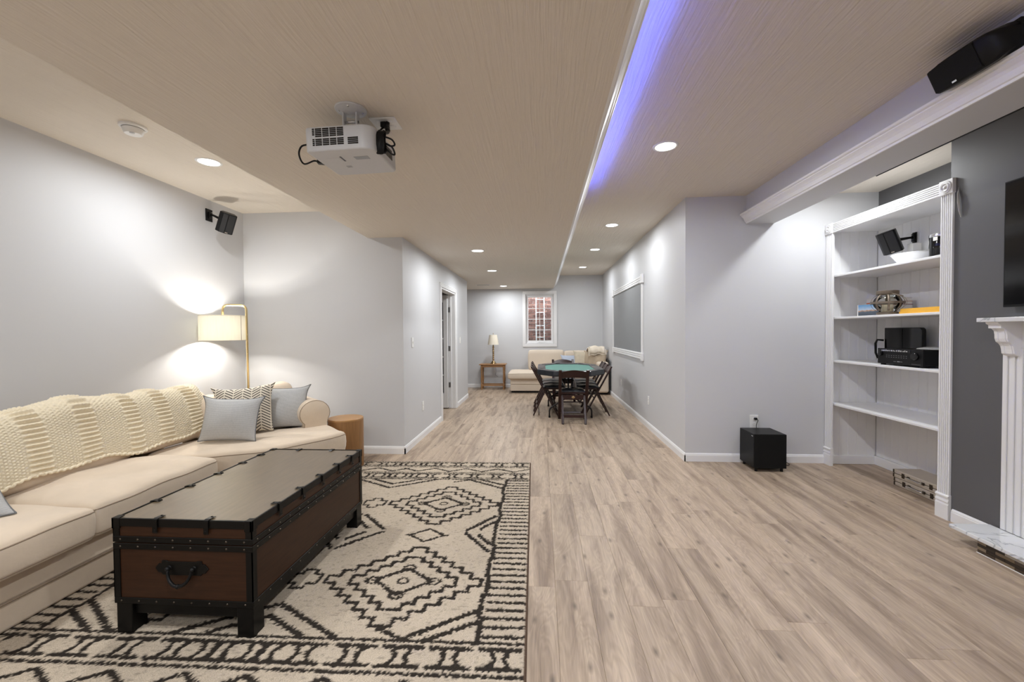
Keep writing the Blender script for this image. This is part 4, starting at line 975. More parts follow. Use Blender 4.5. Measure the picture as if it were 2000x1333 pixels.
def clip(p, n_, t_):
    """strap folded over the top edge: n_ outward, t_ along the edge"""
    n_, t_, p = Vector(n_), Vector(t_), Vector(p); wv = .011
    def q(a, b, c): return tuple(p + t_ * a + n_ * b + Vector((0, 0, c)))
    prof = [(-.040, .0050), (-.036, .0075), (-.006, .0085), (.0052, .0060), (.0072, .0000), (.0072, -.052), (.0050, -.056)]
    vs = [q(-wv, b, c) for b, c in prof] + [q(wv, b, c) for b, c in prof] + [q(-wv, b - .002, c - .002) for b, c in prof] + [q(wv, b - .002, c - .002) for b, c in prof]; k = len(prof)
    fs = []
    for i in range(k - 1): fs += [(i, i + 1, k + i + 1, k + i), (2 * k + i, 3 * k + i, 3 * k + i + 1, 2 * k + i + 1), (i, 2 * k + i, 2 * k + i + 1, i + 1), (k + i, k + i + 1, 3 * k + i + 1, 3 * k + i)]
    mb = MB().add(vs, fs); rivet_mb(mb, q(0, .0075, -.044), n_); rivet_mb(mb, q(0, -.030, .008), (0, 0, 1)); mb.build('edge_clip', M_iron, ld)
for x in (-1.706, -1.468):
    clip((x, ty0, .530), (0, -1, 0), (1, 0, 0)); clip((x, ty1, .530), (0, 1, 0), (1, 0, 0))
for y in (1.925, 2.125, 2.325, 2.525, 2.70):
    clip((tx1, y, .530), (1, 0, 0), (0, 1, 0)); clip((tx0, y, .530), (-1, 0, 0), (0, 1, 0))
for x, sx in ((tx0, 1), (tx1, -1)):
    for y, sy in ((ty0, 1), (ty1, -1)):
        MB().box(x - sx * .003, x + sx * .034, y - sy * .003, y + sy * .008, .488, .536).box(x - sx * .003, x + sx * .008, y - sy * .003, y + sy * .034, .488, .536).box(x - sx * .003, x + sx * .030, y - sy * .003, y + sy * .030, .5335, .5365).build('corner_cap', M_iron, ld, bevel=.002, seg=1)
def trunk_handle(y, sgn, parent):
    cx, cz = -1.589, .3165
    pl = [(-.125, 0), (-.108, .020), (-.096, .020), (-.092, .034), (-.070, .034), (-.066, .030), (.066, .030), (.070, .034), (.092, .034), (.096, .020), (.108, .020), (.125, 0), (.108, -.020), (.096, -.020), (.088, -.030), (-.088, -.030), (-.096, -.020), (-.108, -.020)]
    M_ = Matrix(((1, 0, 0, cx), (0, 0, sgn, y), (0, 1, 0, cz), (0, 0, 0, 1)))
    h = MB().prism(pl, 0, .005, M_).build('handle_plate', M_iron, parent, bevel=.001, seg=1)
    mb = MB()
    for s_ in (-1, 1): mb.lathe([(0, .020), (.008, .018), (.011, .010), (.007, .004), (.012, 0)], 14, M=Matrix(((1, 0, 0, cx + s_ * .058), (0, 0, sgn, y + sgn * .004), (0, 1, 0, cz + .002), (0, 0, 0, 1))))
    pts = [(cx + .055 * math.cos(a), y + sgn * (.016 + .012 * math.sin(-a)), cz - .000 + .066 * math.sin(a)) for a in [0 - PI * i / 22 for i in range(23)]]
    rr = [.0055 + .002 * math.sin(PI * i / 22) for i in range(23)]
    mb.tube(pts, rr, 10); mb.tube([(cx + d_, y + sgn * .028, cz - .066) for d_ in (-.006, -.003, 0, .003, .006)], [.006, .0095, .0105, .0095, .006], 12); mb.build('bail', M_gloss if False else M_black, h if False else parent, smooth=True)
trunk_handle(ty0 + .004, -1, bd); trunk_handle(ty1 - .004, 1, bd)

# ================================================================== BUILT-IN BOOKCASE
bc = wthing('built_in_bookcase', 'white built-in bookcase with fluted pilasters, rosette corner blocks and four shelves', 'bookcase', (3.10, 3.80, 0))
BX, BY0, BY1 = 2.880, 3.235, YR            # front of the carcase, near and far ends
def flute_strip(name, y0, y1, z0, z1, horizontal=False):
    mb = MB().box(BX - .014, BX, y0, y1, z0, z1); a, b = (z0, z1) if horizontal else (y0, y1); k = 5
    mb2 = [(0, .13), (.20, .30), (.37, .47), (.53, .63), (.70, .80), (.87, 1.0)]
    for p, q in mb2:
        c0, c1 = a + (b - a) * p, a + (b - a) * q
        if horizontal: mb.box(BX - .022, BX - .014, y0, y1, c0, c1)
        else: mb.box(BX - .022, BX - .014, c0, c1, z0, z1)
    return mb.build(name, M_trim, bc, bevel=.002, seg=2)
def rosette(yc, zc, s_=.102):
    b = MB().box(BX - .030, BX + .01, yc - s_ / 2, yc + s_ / 2, zc - s_ / 2, zc + s_ / 2).build('corner_block', M_trim, bc, bevel=.003)
    MB().lathe([(0, .012), (.008, .011), (.012, .006), (.016, .003), (.022, .006), (.027, .010), (.031, .006), (.036, .002), (.040, .006), (.043, .004), (.044, 0)], 32, M=T(BX - .030, yc, zc) @ RY(-PI / 2)).build('rosette', M_trim, b, smooth=True)
def plinth(y0, y1):
    mb = MB(); x = BX - .030
    prof = [(BX, 0), (x, 0), (x, .105), (x + .004, .112), (x + .004, .120), (x - .001, .126), (x + .001, .136), (x + .005, .142), (x + .004, .152), (x - .001, .160), (x - .001, .168), (x + .010, .176), (BX, .180)]
    n = len(prof); mb.add([(a, y0, z) for a, z in prof] + [(a, y1, z) for a, z in prof], [tuple(range(n)), tuple(range(n, 2 * n))[::-1]] + [(i, i + n, (i + 1) % n + n, (i + 1) % n) for i in range(n)])
    return mb.build('plinth', M_trim, bc)
PY = (3.140, 3.228); PY2 = (4.350, 4.440)
for a, b in (PY, PY2):
    flute_strip('pilaster', a, b, .175, 2.30); plinth(a - .004, b + .006); rosette((a + b) / 2, 2.350)
flute_strip('header', PY[1] + .006, PY2[0] - .006, 2.305, 2.395, True)
MB().box(BX, XR - .001, BY0 - .012, BY1, 2.330, 2.352).build('top_board', M_trim, bc)
MB().box(BX, XR - .001, BY0 - .02, BY0, 0, 2.352).build('side_panel', M_trim, bc)
def beadboard(name, fixed, a0, a1, z0, z1, axis, sgn):
    """boards with a beaded joint; axis 'x': runs along x at y=fixed, 'y': runs along y at x=fixed"""
    k = max(1, round((a1 - a0) / .092)); wv = (a1 - a0) / k; o = None
    for i in range(k):
        c0, c1 = a0 + i * wv + .0004, a0 + (i + 1) * wv - .0004
        mb = MB()
        for (p, q, t) in ((c0, c1 - .0085, .0074), (c1 - .007, c1, .0074)):
            if axis == 'y': mb.box(fixed, fixed + sgn * t, p, q, z0, z1)
            else: mb.box(p, q, fixed, fixed + sgn * t, z0, z1)
        if axis == 'y': mb.box(fixed, fixed + sgn * .006, c0, c1, z0, z1)
        else: mb.box(c0, c1, fixed, fixed + sgn * .006, z0, z1)
        mb.build(name, M_trim, bc, bevel=.0015, seg=1)
MB().box(XR - .006, XR - .001, BY0, BY1, 0, 2.33).build('back_panel', M_trim, bc)
MB().box(BX, XR - .006, BY1 - .006, BY1 - .0005, 0, 2.33).build('side_panel', M_trim, bc)
beadboard('back_board', XR - .006, BY0, BY1 - .017, .085, 2.33, 'y', -1)
beadboard('side_board', BY1 - .006, BX + .03, XR - .018, .085, 2.33, 'x', -1)
MB().box(BX + .025, XR - .016, BY1 - .034, BY1 - .006, 0, .088).box(XR - .040, XR - .016, BY0, BY1 - .006, 0, .088).build('base_strip', M_trim, bc, bevel=.006)
SHZ = (1.893, 1.478, 1.050, .622)
for z in SHZ: MB().box(BX + .012, XR - .017, BY0 + .001, BY1 - .018, z - .020, z).build('shelf', M_trim, bc, bevel=.003)

# ---- things in the bookcase
def satellite(name, label, base, body_c, yaw, pitch, roll, plate_n, plate_s, group, wire=None):
    """small satellite speaker: wedge cabinet with a two-panel grille, arm and wall plate"""
    t = wthing(name, label, 'speaker', base, group)
    M_ = T(*body_c) @ RZ(yaw) @ RX(pitch) @ RY(roll)
    w_, h_, d_ = .150, .200, .125
    body = MB(); pl = [(-w_ / 2, -d_ * .10), (-w_ * .30, -d_ * .42), (w_ * .02, -d_ * .50), (w_ / 2 - .008, -d_ * .30), (w_ / 2, -d_ * .2), (w_ * .36, d_ * .5), (-w_ * .36, d_ * .5)]
    body.prism([(x, y) for x, y in pl], -h_ / 2, h_ / 2, M_); body.build('cabinet', M_black, t, bevel=.006)
    for a, b in ((1, 2), (2, 3)):
        p, q = Vector((*pl[a], 0)), Vector((*pl[b], 0)); n_ = Vector((0, 0, 1)).cross(q - p).normalized() * -1
        if n_.y > 0: n_ = -n_
        dd = (q - p).normalized() * .003
        pts = [p + dd, q - dd, q - dd + n_ * .004, p + dd + n_ * .004]
        MB().prism([(v_.x, v_.y) for v_ in pts], -h_ / 2 + .006, h_ / 2 - .006, M_).build('grille', M_graygrille, t, bevel=.002)
    q = Vector((w_ * .16, -d_ * .50, -h_ / 2 + .014)); MB().box(-.012, .012, -.003, .003, -.004, .004, M_ @ T(w_ * .12, -d_ * .50, -h_ / 2 + .014)).build('badge', M_chrome, t)
    pb = Vector(base); n_ = Vector(plate_n); bk = M_ @ Vector((0, d_ * .5, 0))
    u = Vector((0, 0, 1)).cross(n_).normalized()
    Mp = Matrix(((u.x, n_.x, 0, pb.x), (u.y, n_.y, 0, pb.y), (u.z, n_.z, 1, pb.z), (0, 0, 0, 1)))
    MB().box(-plate_s[0] / 2, plate_s[0] / 2, 0, .008, -plate_s[1] / 2, plate_s[1] / 2, Mp).build('wall_plate', M_black, t, bevel=.002)
    MB().box(-.014, .014, .008, .022, -.036, .036, Mp).build('bracket', M_black, t, bevel=.004)
    MB().tube([pb + n_ * .02, pb + n_ * .045, bk * .5 + (pb + n_ * .045) * .5, bk], [.012, .010, .013, .010], 12).build('arm', M_black, t, smooth=True)
    wp = [pb + n_ * .02 + Vector((0, 0, .02)), pb + n_ * .06 + Vector((0, 0, .035)), pb * .4 + bk * .6 + Vector((0, 0, .01)), bk + Vector((0, 0, -.06)), bk + Vector((0, 0, -.085))]
    MB().tube(wp, .0016, 5).build('wire', M_white if wire == 'w' else M_paper, t, smooth=True)
    return t
satellite('satellite_speaker', 'black satellite speaker on a wall arm high on the left wall near the corner', (XW, 4.080, 2.566), (-3.165, 4.055, 2.478), math.radians(38), math.radians(22), math.radians(14), (1, 0, 0), (.085, .122), 'satellite speakers')
satellite('satellite_speaker', 'black satellite speaker on a bracket inside the top shelf of the bookcase', (XR - .017, 4.015, 2.172), (3.115, 3.995, 2.132), math.radians(-58), math.radians(18), math.radians(-12), (-1, 0, 0), (.040, .095), 'satellite speakers')
# top shelf: white bowl, a white box behind, black printed canister
z0 = SHZ[0]
b = MB().lathe([(0, .004), (.085, .004), (.098, .010), (.150, .085), (.156, .090), (.152, .094), (.142, .086), (.090, .016), (0, .012)], 36, (3.13, 3.76, z0)).build('white_bowl', M_ceramic, smooth=True, loc=(3.13, 3.76, z0)); tag(b, 'low white ceramic bowl under the speaker on the top shelf', 'bowl')
b = MB().box(3.25, 3.325, 3.925, 3.985, z0, z0 + .215).build('white_box', M_paper, loc=(3.2875, 3.955, z0), bevel=.004); tag(b, 'upright plain white box behind the white bowl on the top shelf', 'box')
cn = wthing('black_canister', 'glossy black and white canister at the right end of the top shelf', 'canister', (3.04, 3.425, z0))
MB().lathe([(0, .002), (.066, .002), (.068, .006), (.068, .160), (.066, .164)], 36, (3.04, 3.425, z0)).build('body', M_gloss, cn, smooth=True, angle=.5)
MB().lathe([(.069, .158), (.070, .166), (.068, .180), (.064, .184), (0, .184)], 36, (3.04, 3.425, z0)).build('lid', M_chrome, cn, smooth=True, angle=.5)
def curved_patch(c, r, a0, a1, z0_, z1_, m, name, parent, shape=None):
    rows = []
    for i in range(9):
        zz = z0_ + (z1_ - z0_) * i / 8; row = []
        for j in range(13):
            f = j / 12; half = 1.0 if shape is None else math.sqrt(max(0.0004, 1 - (2 * i / 8 - 1) ** 2))
            a = (a0 + a1) / 2 + (a1 - a0) / 2 * (2 * f - 1) * half; row.append((c[0] + r * math.cos(a), c[1] + r * math.sin(a), zz))
        rows.append(row)
    return MB().grid(rows).build(name, m, parent, smooth=True)
curved_patch((3.04, 3.425), .0685, PI + .15, PI + .55, z0 + .128, z0 + .156, M_paper, 'label', cn)
curved_patch((3.04, 3.425), .0685, PI - 1.05, PI - .50, z0 + .092, z0 + .148, M_paper, 'label', cn, shape=1)
curved_patch((3.04, 3.425), .0688, PI - .95, PI - .60, z0 + .102, z0 + .138, M_gloss, 'label', cn, shape=1)
curved_patch((3.04, 3.425), .0685, PI - .72, PI - .66, z0 + .03, z0 + .075, M_paper, 'label', cn)
# second shelf: books, lantern, yellow books
z1 = SHZ[1]
def book(name, label, x0, x1, y0, y1, z0_, z1_, cover, group=None, spine='x'):
    t = wthing(name, label, 'book', ((x0 + x1) / 2, (y0 + y1) / 2, z0_), group); c_ = .0025
    mb = MB().box(x0, x1, y0, y1, z0_, z0_ + c_).box(x0, x1, y0, y1, z1_ - c_, z1_).box(x0, x0 + c_, y0, y1, z0_ + c_, z1_ - c_)
    mb.build('cover', cover, t); MB().box(x0 + c_, x1 - .004, y0 + .004, y1 - .004, z0_ + c_, z1_ - c_).build('pages', M_paper, t); return t
# book standing face-out with a printed seascape cover (sky, headland and dark sea)
def sea_mat():
    m, nt, b = newmat('seascape_cover_print'); tc = N(nt, 'ShaderNodeTexCoord'); sp = N(nt, 'ShaderNodeSeparateXYZ'); L(nt, tc.outputs['Generated'], sp.inputs[0])
    no = N(nt, 'ShaderNodeTexNoise'); no.inputs['Scale'].default_value = 7; no.inputs['Detail'].default_value = 5; L(nt, tc.outputs['Generated'], no.inputs[0])
    ad = N(nt, 'ShaderNodeMath', operation='MULTIPLY_ADD'); ad.inputs[1].default_value = .22; L(nt, no.outputs['Fac'], ad.inputs[0]); L(nt, sp.outputs[2], ad.inputs[2])
    r = N(nt, 'ShaderNodeValToRGB'); e = r.color_ramp.elements; e[0].position = .0; e[0].color = (.045, .055, .075, 1); e[1].position = 1.0; e[1].color = (.16, .36, .62, 1)
    for p, c in ((.42, (.07, .09, .12, 1)), (.50, (.13, .15, .18, 1)), (.53, (.42, .25, .16, 1)), (.60, (.50, .34, .25, 1)), (.64, (.45, .55, .66, 1))):
        k = e.new(p); k.color = c
    L(nt, ad.outputs[0], r.inputs[0]); L(nt, r.outputs[0], b.inputs['Base Color']); b.inputs['Roughness'].default_value = .3; return m
t = wthing('picture_book', 'book standing face-out with a blue seascape cover, left end of the second shelf', 'book', (3.01, 4.10, z1))
MB().box(3.000, 3.003, 3.965, 4.215, z1 + .001, z1 + .106).box(3.019, 3.022, 3.965, 4.215, z1 + .001, z1 + .106).box(3.000, 3.022, 4.212, 4.215, z1 + .001, z1 + .106).build('cover', M_paper, t)
MB().box(3.003, 3.019, 3.968, 4.212, z1 + .002, z1 + .104).build('pages', M_paper, t)
MB().box(2.9992, 3.000, 3.965, 4.200, z1 + .002, z1 + .105).build('cover_print', sea_mat(), t)
book('stacked_book', 'pale grey book lying flat on the red book behind the seascape book', 3.09, 3.29, 3.97, 4.22, z1 + .127, z1 + .160, M_greybook)
book('stacked_book', 'red book lying flat under the pale grey book behind the seascape book', 3.09, 3.29, 3.965, 4.225, z1 + .097, z1 + .1265, M_redbook)
book('stacked_book', 'dark book lying flat at the bottom of the stack behind the seascape book', 3.08, 3.29, 3.96, 4.225, z1 + .0005, z1 + .0965, mat('dark_book_cover', (.06, .05, .06), .5))
def yb(label, y0, y1, z_0, z_1): return book('yellow_book', label, 3.00, 3.22, y0, y1, z_0, z_1, M_yellow, 'yellow books lying on the second shelf')
yb('amber yellow book lying flat, lower of two on the second shelf', 3.375, 3.745, z1 + .0005, z1 + .023)
yb('amber yellow book lying flat, upper of two on the second shelf', 3.375, 3.735, z1 + .0235, z1 + .046)
ln = wthing('lantern', 'round weathered metal strap lantern with a clear glass globe on the second shelf', 'lantern', (2.985, 3.845, z1))
lc = (2.985, 3.845, z1)
MB().lathe([(0, 0), (.072, 0), (.074, .004), (.074, .020), (.066, .026), (0, .026)], 32, lc).build('base', M_lantern, ln, smooth=True, angle=.5)
R_ = .112; zc = .104; sq = .80
for k in range(8):
    a = PI * k / 8 * 2 + .2
    pts = [];
    for i in range(13):
        ph = math.radians(-50 + 108 * i / 12); pts.append((R_ * math.cos(ph) * math.cos(a), R_ * math.cos(ph) * math.sin(a), zc + R_ * sq * math.sin(ph)))
    mb = MB(); tx, ty = -math.sin(a), math.cos(a); rows = []
    for p in pts:
        P3 = Vector(p) + Vector(lc); rad = Vector((p[0], p[1], (p[2] - zc) / sq)).normalized()
        tv = Vector((tx, ty, 0)) * .008
        rows.append([P3 - tv, P3 + tv])
    mb.grid(rows); o = mb.build('strap', M_lantern, ln, smooth=True); md = o.modifiers.new('t', 'SOLIDIFY'); md.thickness = .002
MB().lathe([(R_ + .002, zc - .009), (R_ + .0045, zc - .009), (R_ + .0045, zc + .009), (R_ + .002, zc + .009), (R_ + .002, zc - .009)], 40, lc).build('hoop', M_lantern, ln, smooth=True, angle=.5)
MB().lathe([(.066, .176), (.074, .176), (.076, .180), (.076, .206), (.070, .208), (.066, .204), (.066, .176)], 32, lc).build('neck_ring', M_lantern, ln, smooth=True, angle=.5)
MB().lathe([(.060 , .028)] + [(.098 * math.cos(math.radians(p)), zc + .098 * sq * math.sin(math.radians(p))) for p in range(-48, 56, 8)] + [(.056, .19)], 36, lc).build('glass_globe', glass_mat('lantern_glass', (.93, .95, .94)), ln, smooth=True)
MB().lathe([(0, .027), (.038, .027), (.039, .030), (.039, .085), (.036, .088), (0, .086)], 24, lc).build('candle', mat('ivory_wax', (.78, .70, .52), .5), ln, smooth=True, angle=.5)
hp = [(lc[0] + .0, lc[1] - .070 - .110 * math.sin(a), lc[2] + .175 - .045 * (1 - math.cos(a)) + .02 * math.cos(a)) for a in [PI * .5 * i / 8 for i in range(9)]]
mb = MB().bar((lc[0] - .01, lc[1] - .06, lc[2] + .186), (lc[0] - .01, lc[1] - .155, lc[2] + .150), .030, .006); mb.build('handle', M_lantern, ln, bevel=.002)
MB().tube([(lc[0], lc[1] - .06 - .15 * math.sin(a) * .9, lc[2] + .15 + .03 * math.cos(a) - .10 * (a / PI)) for a in [PI * i / 14 for i in range(15)]], .0015, 6).build('wire', M_lantern, ln, smooth=True)
# third shelf: receiver, tablet-like black bag behind, grey disc and black handle
z2 = SHZ[2]
rc = wthing('av_receiver', 'black audio receiver with knobs and display on the third shelf', 'receiver', (3.10, 3.56, z2))
ry0, ry1, rx0, rx1 = 3.43, 3.865, 2.925, 3.20
for x in (2.95, 3.18):
    for y in (3.46, 3.835): MB().cyl((x, y, z2), (x, y, z2 + .014), .018, 16).build('foot', M_black, rc)
MB().box(rx0 + .012, rx1, ry0, ry1, z2 + .014, z2 + .140).build('case', M_black, rc, bevel=.003)
MB().box(rx0, rx0 + .012, ry0 - .001, ry1 + .001, z2 + .012, z2 + .142).build('front_panel', M_black, rc, bevel=.002)
MB().box(rx0 - .002, rx0, ry0 + .11, ry1 - .01, z2 + .112, z2 + .136).build('display', M_gloss, rc)
mw = mat('pale_print', (.55, .56, .57), .5)
mb = MB(); y = ry1 - .045; rr = random.Random(3)
while y > ry0 + .13:      # the lit-looking row of small marks along the top of the panel
    ww = rr.uniform(.006, .013); hh = rr.uniform(.006, .012); mb.box(rx0 - .0026, rx0 - .002, y - ww, y, z2 + .119, z2 + .119 + hh); y -= ww + rr.uniform(.005, .011)
tag(mb.build('display_marks', mw, rc), kind='stuff')
mb = MB()
for k in range(9): mb.box(rx0 - .001, rx0, ry1 - .10 - k * .024, ry1 - .09 - k * .024, z2 + .068, z2 + .071).box(rx0 - .001, rx0, ry1 - .10 - k * .024, ry1 - .09 - k * .024, z2 + .083, z2 + .086)
mb.box(rx0 - .001, rx0, ry1 - .19, ry1 - .165, z2 + .034, z2 + .037).box(rx0 - .001, rx0, ry1 - .225, ry1 - .200, z2 + .032, z2 + .040).box(rx0 - .001, rx0, ry1 - .25, ry1 - .23, z2 + .034, z2 + .037).box(rx0 - .001, rx0, ry0 + .02, ry0 + .10, z2 + .024, z2 + .0255)
tag(mb.build('panel_print', mat('dim_print', (.22, .22, .23), .5), rc), kind='stuff')
def knob(y, z, r, parent): return MB().lathe([(0, .022), (r * .86, .022), (r * .95, .019), (r, .010), (r, 0)], 28, M=T(rx0, y, z) @ RY(-PI / 2)).build('knob', M_gloss, parent, smooth=True, angle=.6)
knob(ry1 - .042, z2 + .096, .018, rc); knob(ry0 + .062, z2 + .088, .030, rc)
MB().box(rx0 - .0006, rx0 + .0, ry0 + .108, ry0 + .110, z2 + .014, z2 + .14).build('seam', M_gloss, rc)
bg = wthing('black_folio_case', 'black padded folio case standing behind the receiver on the third shelf', 'case', (3.255, 3.93, z2))
MB().prism([(3.81 + .02 - .02, z2 + .0), (4.20, z2 + .0), (4.20, z2 + .318)] + [(3.81 + .03 + .03 * math.cos(a), z2 + .288 + .03 * math.sin(a)) for a in [PI / 2, PI * .625, PI * .75, PI * .875, PI]], 3.235, 3.275, Matrix(((0, 0, 1, 0), (1, 0, 0, 0), (0, 1, 0, 0), (0, 0, 0, 1)))).build('shell', M_gloss, bg, bevel=.006)
MB().box(3.231, 3.235, 4.005, 4.010, z2 + .01, z2 + .31).build('seam', M_graygrille, bg)
MB().tube([(3.235, 4.205, z2 + .20), (3.20, 4.235, z2 + .205), (3.19, 4.245, z2 + .17), (3.19, 4.240, z2 + .08), (3.20, 4.225, z2 + .03)], .009, 8).build('strap', M_black, bg, smooth=True)
d = MB().lathe([(0, .020), (.06, .018), (.098, .010), (.105, .004), (.10, 0), (0, 0)], 36, (3.06, 3.49, z2 + .1425)).build('grey_dish', mat('pale_grey_plastic', (.45, .46, .46), .4), smooth=True, loc=(3.06, 3.49, z2 + .1425)); tag(d, 'pale grey round dish lying on top of the black receiver', 'dish')
hd = MB().tube(rounded_path([(3.27, 3.345, z2 + .0), (3.27, 3.345, z2 + .21), (3.27, 3.50, z2 + .21), (3.27, 3.50, z2 + .0)], .02), .007, 8).build('black_wire_stand', M_black, smooth=True, loc=(3.27, 3.42, z2)); tag(hd, 'thin black wire stand at the back right of the third shelf', 'stand')
# metal briefcases on the floor inside
def briefcase(label, z, xo, seed):
    t = wthing('metal_case', label, 'briefcase', (3.16 + xo, 3.62, z), 'metal cases stacked in the bookcase')
    x0, x1, y0, y1 = 3.055 + xo, 3.275 + xo, 3.395, 3.850; h_ = .070
    MB().box(x0, x1, y0, y1, z, z + h_ * .46).build('lower_shell', M_case, t, bevel=.006)
    MB().box(x0, x1, y0, y1, z + h_ * .50, z + h_).build('lid', M_case, t, bevel=.006)
    MB().box(x0 + .004, x1 - .004, y0 + .004, y1 - .004, z + h_ * .44, z + h_ * .52).build('seam', M_casedark, t)
    for y in (y0 + .10, y1 - .10):
        MB().box(x0 - .003, x0 + .004, y - .014, y + .014, z + h_ * .22, z + h_ * .80).build('latch', M_casedark, t, bevel=.002)
    MB().tube(rounded_path([(x0 - .002, 3.565, z + h_ * .55), (x0 - .022, 3.565, z + h_ * .55), (x0 - .022, 3.690, z + h_ * .55), (x0 - .002, 3.690, z + h_ * .55)], .01), .005, 8).build('handle', M_chrome, t, smooth=True)
    for y in (3.560, 3.695): MB().box(x0 - .010, x0, y - .010, y + .010, z + h_ * .40, z + h_ * .70).build('handle_mount', M_casedark, t, bevel=.002)
    for y in (y0, y1):
        for zz in (z, z + h_ * .5):
            s_ = 1 if y == y0 else -1
            MB().box(x0 - .0015, x0 + .012, y - s_ * .0015, y + s_ * .012, zz + .002, zz + h_ * .46).build('corner_guard', M_casedark, t)
    return t
briefcase('champagne metal briefcase on the bookcase floor, under the other one', .0005, .003, 1)
briefcase('champagne metal briefcase stacked on top of the other on the bookcase floor', .0715, -.004, 2)

# ================================================================== SUBWOOFER
sb = wthing('subwoofer', 'black cube subwoofer plugged into the outlet above it, on the floor by the bookcase', 'subwoofer', (2.18, 4.28, 0))
sx0, sx1, sy0, sy1 = 2.022, 2.318, 4.130, 4.422
MB().box(sx0, sx1, sy0 + .012, sy1, .035, .360).build('cabinet', M_black, sb, bevel=.003)
MB().box(sx0, sx1, sy0, sy0 + .011, .035, .360).build('front_grille', M_blackcloth, sb, bevel=.003)
for x in (sx0 + .03, sx1 - .03):
    for y in (sy0 + .03, sy1 - .03): MB().cyl((x, y, 0), (x, y, .036), .013, 14).build('foot', M_black, sb)
MB().box(sx0 - .001, sx0, 4.155, 4.185, .334, .342).build('badge', M_chrome, sb)
pc = sb
MB().box(2.166, 2.192, YR - .034, YR - .007, .440, .462).build('plug', M_black, sb, bevel=.003)
def spline(pts, n=10):
    P_ = [Vector(p) for p in pts]; out = []
    for i in range(len(P_) - 1):
        a, b, c, d = P_[max(i - 1, 0)], P_[i], P_[i + 1], P_[min(i + 2, len(P_) - 1)]
        for k in range(n):
            f = k / n; out.append(.5 * ((2 * b) + (c - a) * f + (2 * a - 5 * b + 4 * c - d) * f * f + (3 * b - a - 3 * c + d) * f ** 3))
    return out + [P_[-1]]
MB().tube(spline([(2.190, YR - .026, .450), (2.198, YR - .030, .435), (2.194, YR - .020, .41), (2.188, YR - .017, .37), (2.20, YR - .018, .25), (2.26, YR - .018, .10), (2.35, YR - .025, .055), (2.43, YR - .045, .035), (2.475, YR - .085, .008), (2.43, YR - .115, .005), (2.36, YR - .10, .006), (2.335, YR - .05, .03), (2.325, YR - .022, .06)]), .0028, 8).build('power_cord', M_black, sb, smooth=True)

# ================================================================== FIREPLACE
hz0, hz1 = .076, .100
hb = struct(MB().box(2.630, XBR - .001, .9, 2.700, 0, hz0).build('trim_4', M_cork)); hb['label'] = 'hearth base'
hs = MB().box(2.612, XBR - .014, .8, 2.868, hz0, hz1).build('hearth_slab', M_marble, bevel=.004, loc=(2.72, 2.0, hz0)); tag(hs, 'white veined marble hearth slab at the foot of the charcoal chimney wall', 'hearth')
tile_me = {}
def tile(x, y0, y1, z0_, z1_, par):
    k = (round(y1 - y0, 4), round(z1_ - z0_, 4))
    if k not in tile_me:
        q = MB().box(-.003, .003, -(y1 - y0) / 2 + .0008, (y1 - y0) / 2 - .0008, -(z1_ - z0_) / 2 + .0008, (z1_ - z0_) / 2 - .0008).build('tile', M_tile); tile_me[k] = q.data; bpy.data.objects.remove(q)
    o = bpy.data.objects.new('tile', tile_me[k]); C.objects.link(o); o.parent = par; o.location = (x, (y0 + y1) / 2, (z0_ + z1_) / 2)
for row in range(4):
    z = .002 + row * .0185; y = 2.700 - (.0 if row % 2 == 0 else 0.05)
    if row % 2: tile(2.627, y, 2.700, z, z + .0185, hb)
    while y > 1.3:
        tile(2.627, y - .10, y, z, z + .0185, hb); y -= .10
MB().box(2.620, 2.628, 1.3, 2.702, 0, .0035).build('caulk_line', M_paper, hb)
fp = wthing('fireplace_surround', 'white fluted fireplace surround leg with scrolled corbel under a marble mantel', 'fireplace', (2.86, 2.0, hz1))
lx = XBR - .002
mb = MB().box(lx - .014, lx, 2.56, 2.806, hz1, 1.24)
for k in range(6): c0 = 2.566 + k * .041; mb.box(lx - .024, lx - .014, c0, c0 + .026, hz1 + .004, 1.235)
mb.build('fluted_leg', M_trim, fp, bevel=.004)
mb = MB().box(lx - .014, lx, 1.25, 1.50, hz1, 1.24)
for k in range(6): c0 = 1.256 + k * .041; mb.box(lx - .024, lx - .014, c0, c0 + .026, hz1 + .004, 1.235)
mb.build('fluted_leg', M_trim, fp, bevel=.004)
MB().box(lx - .016, lx, 1.26, 2.80, 1.235, 1.392).build('frieze', M_trim, fp, bevel=.002)
MB().box(2.700, XBR - .001, 1.12, 2.806, 1.392, 1.418).build('mantel_shelf', M_marble, fp, bevel=.003)
def corbel(y0, y1):
    b_ = lx - .016; prof = [(b_, 1.392), (b_ - .134, 1.392), (b_ - .132, 1.382), (b_ - .118, 1.374), (b_ - .117, 1.354), (b_ - .100, 1.352), (b_ - .086, 1.338), (b_ - .082, 1.316), (b_ - .081, 1.292), (b_ - .074, 1.272), (b_ - .058, 1.260), (b_ - .048, 1.246), (b_ - .043, 1.226), (b_ - .040, 1.200), (b_ - .028, 1.190), (b_ - .010, 1.184), (b_, 1.182)]
    n = len(prof); mb = MB().add([(a, y0, z) for a, z in prof] + [(a, y1, z) for a, z in prof], [tuple(range(n)), tuple(range(n, 2 * n))[::-1]] + [(i, i + n, (i + 1) % n + n, (i + 1) % n) for i in range(n)])
    for yy in (y0 + .010, y1 - .022):
        mb.add([(a - .004, yy, z) for a, z in prof[5:14]] + [(a - .004, yy + .012, z) for a, z in prof[5:14]] + [(a + .003, yy, z) for a, z in prof[5:14]] + [(a + .003, yy + .012, z) for a, z in prof[5:14]], [(i, i + 1, 9 + i + 1, 9 + i) for i in range(8)] + [(i, 18 + i, 18 + i + 1, i + 1) for i in range(8)] + [(9 + i, 9 + i + 1, 27 + i + 1, 27 + i) for i in range(8)])
    mb.build('corbel', M_trim, fp)
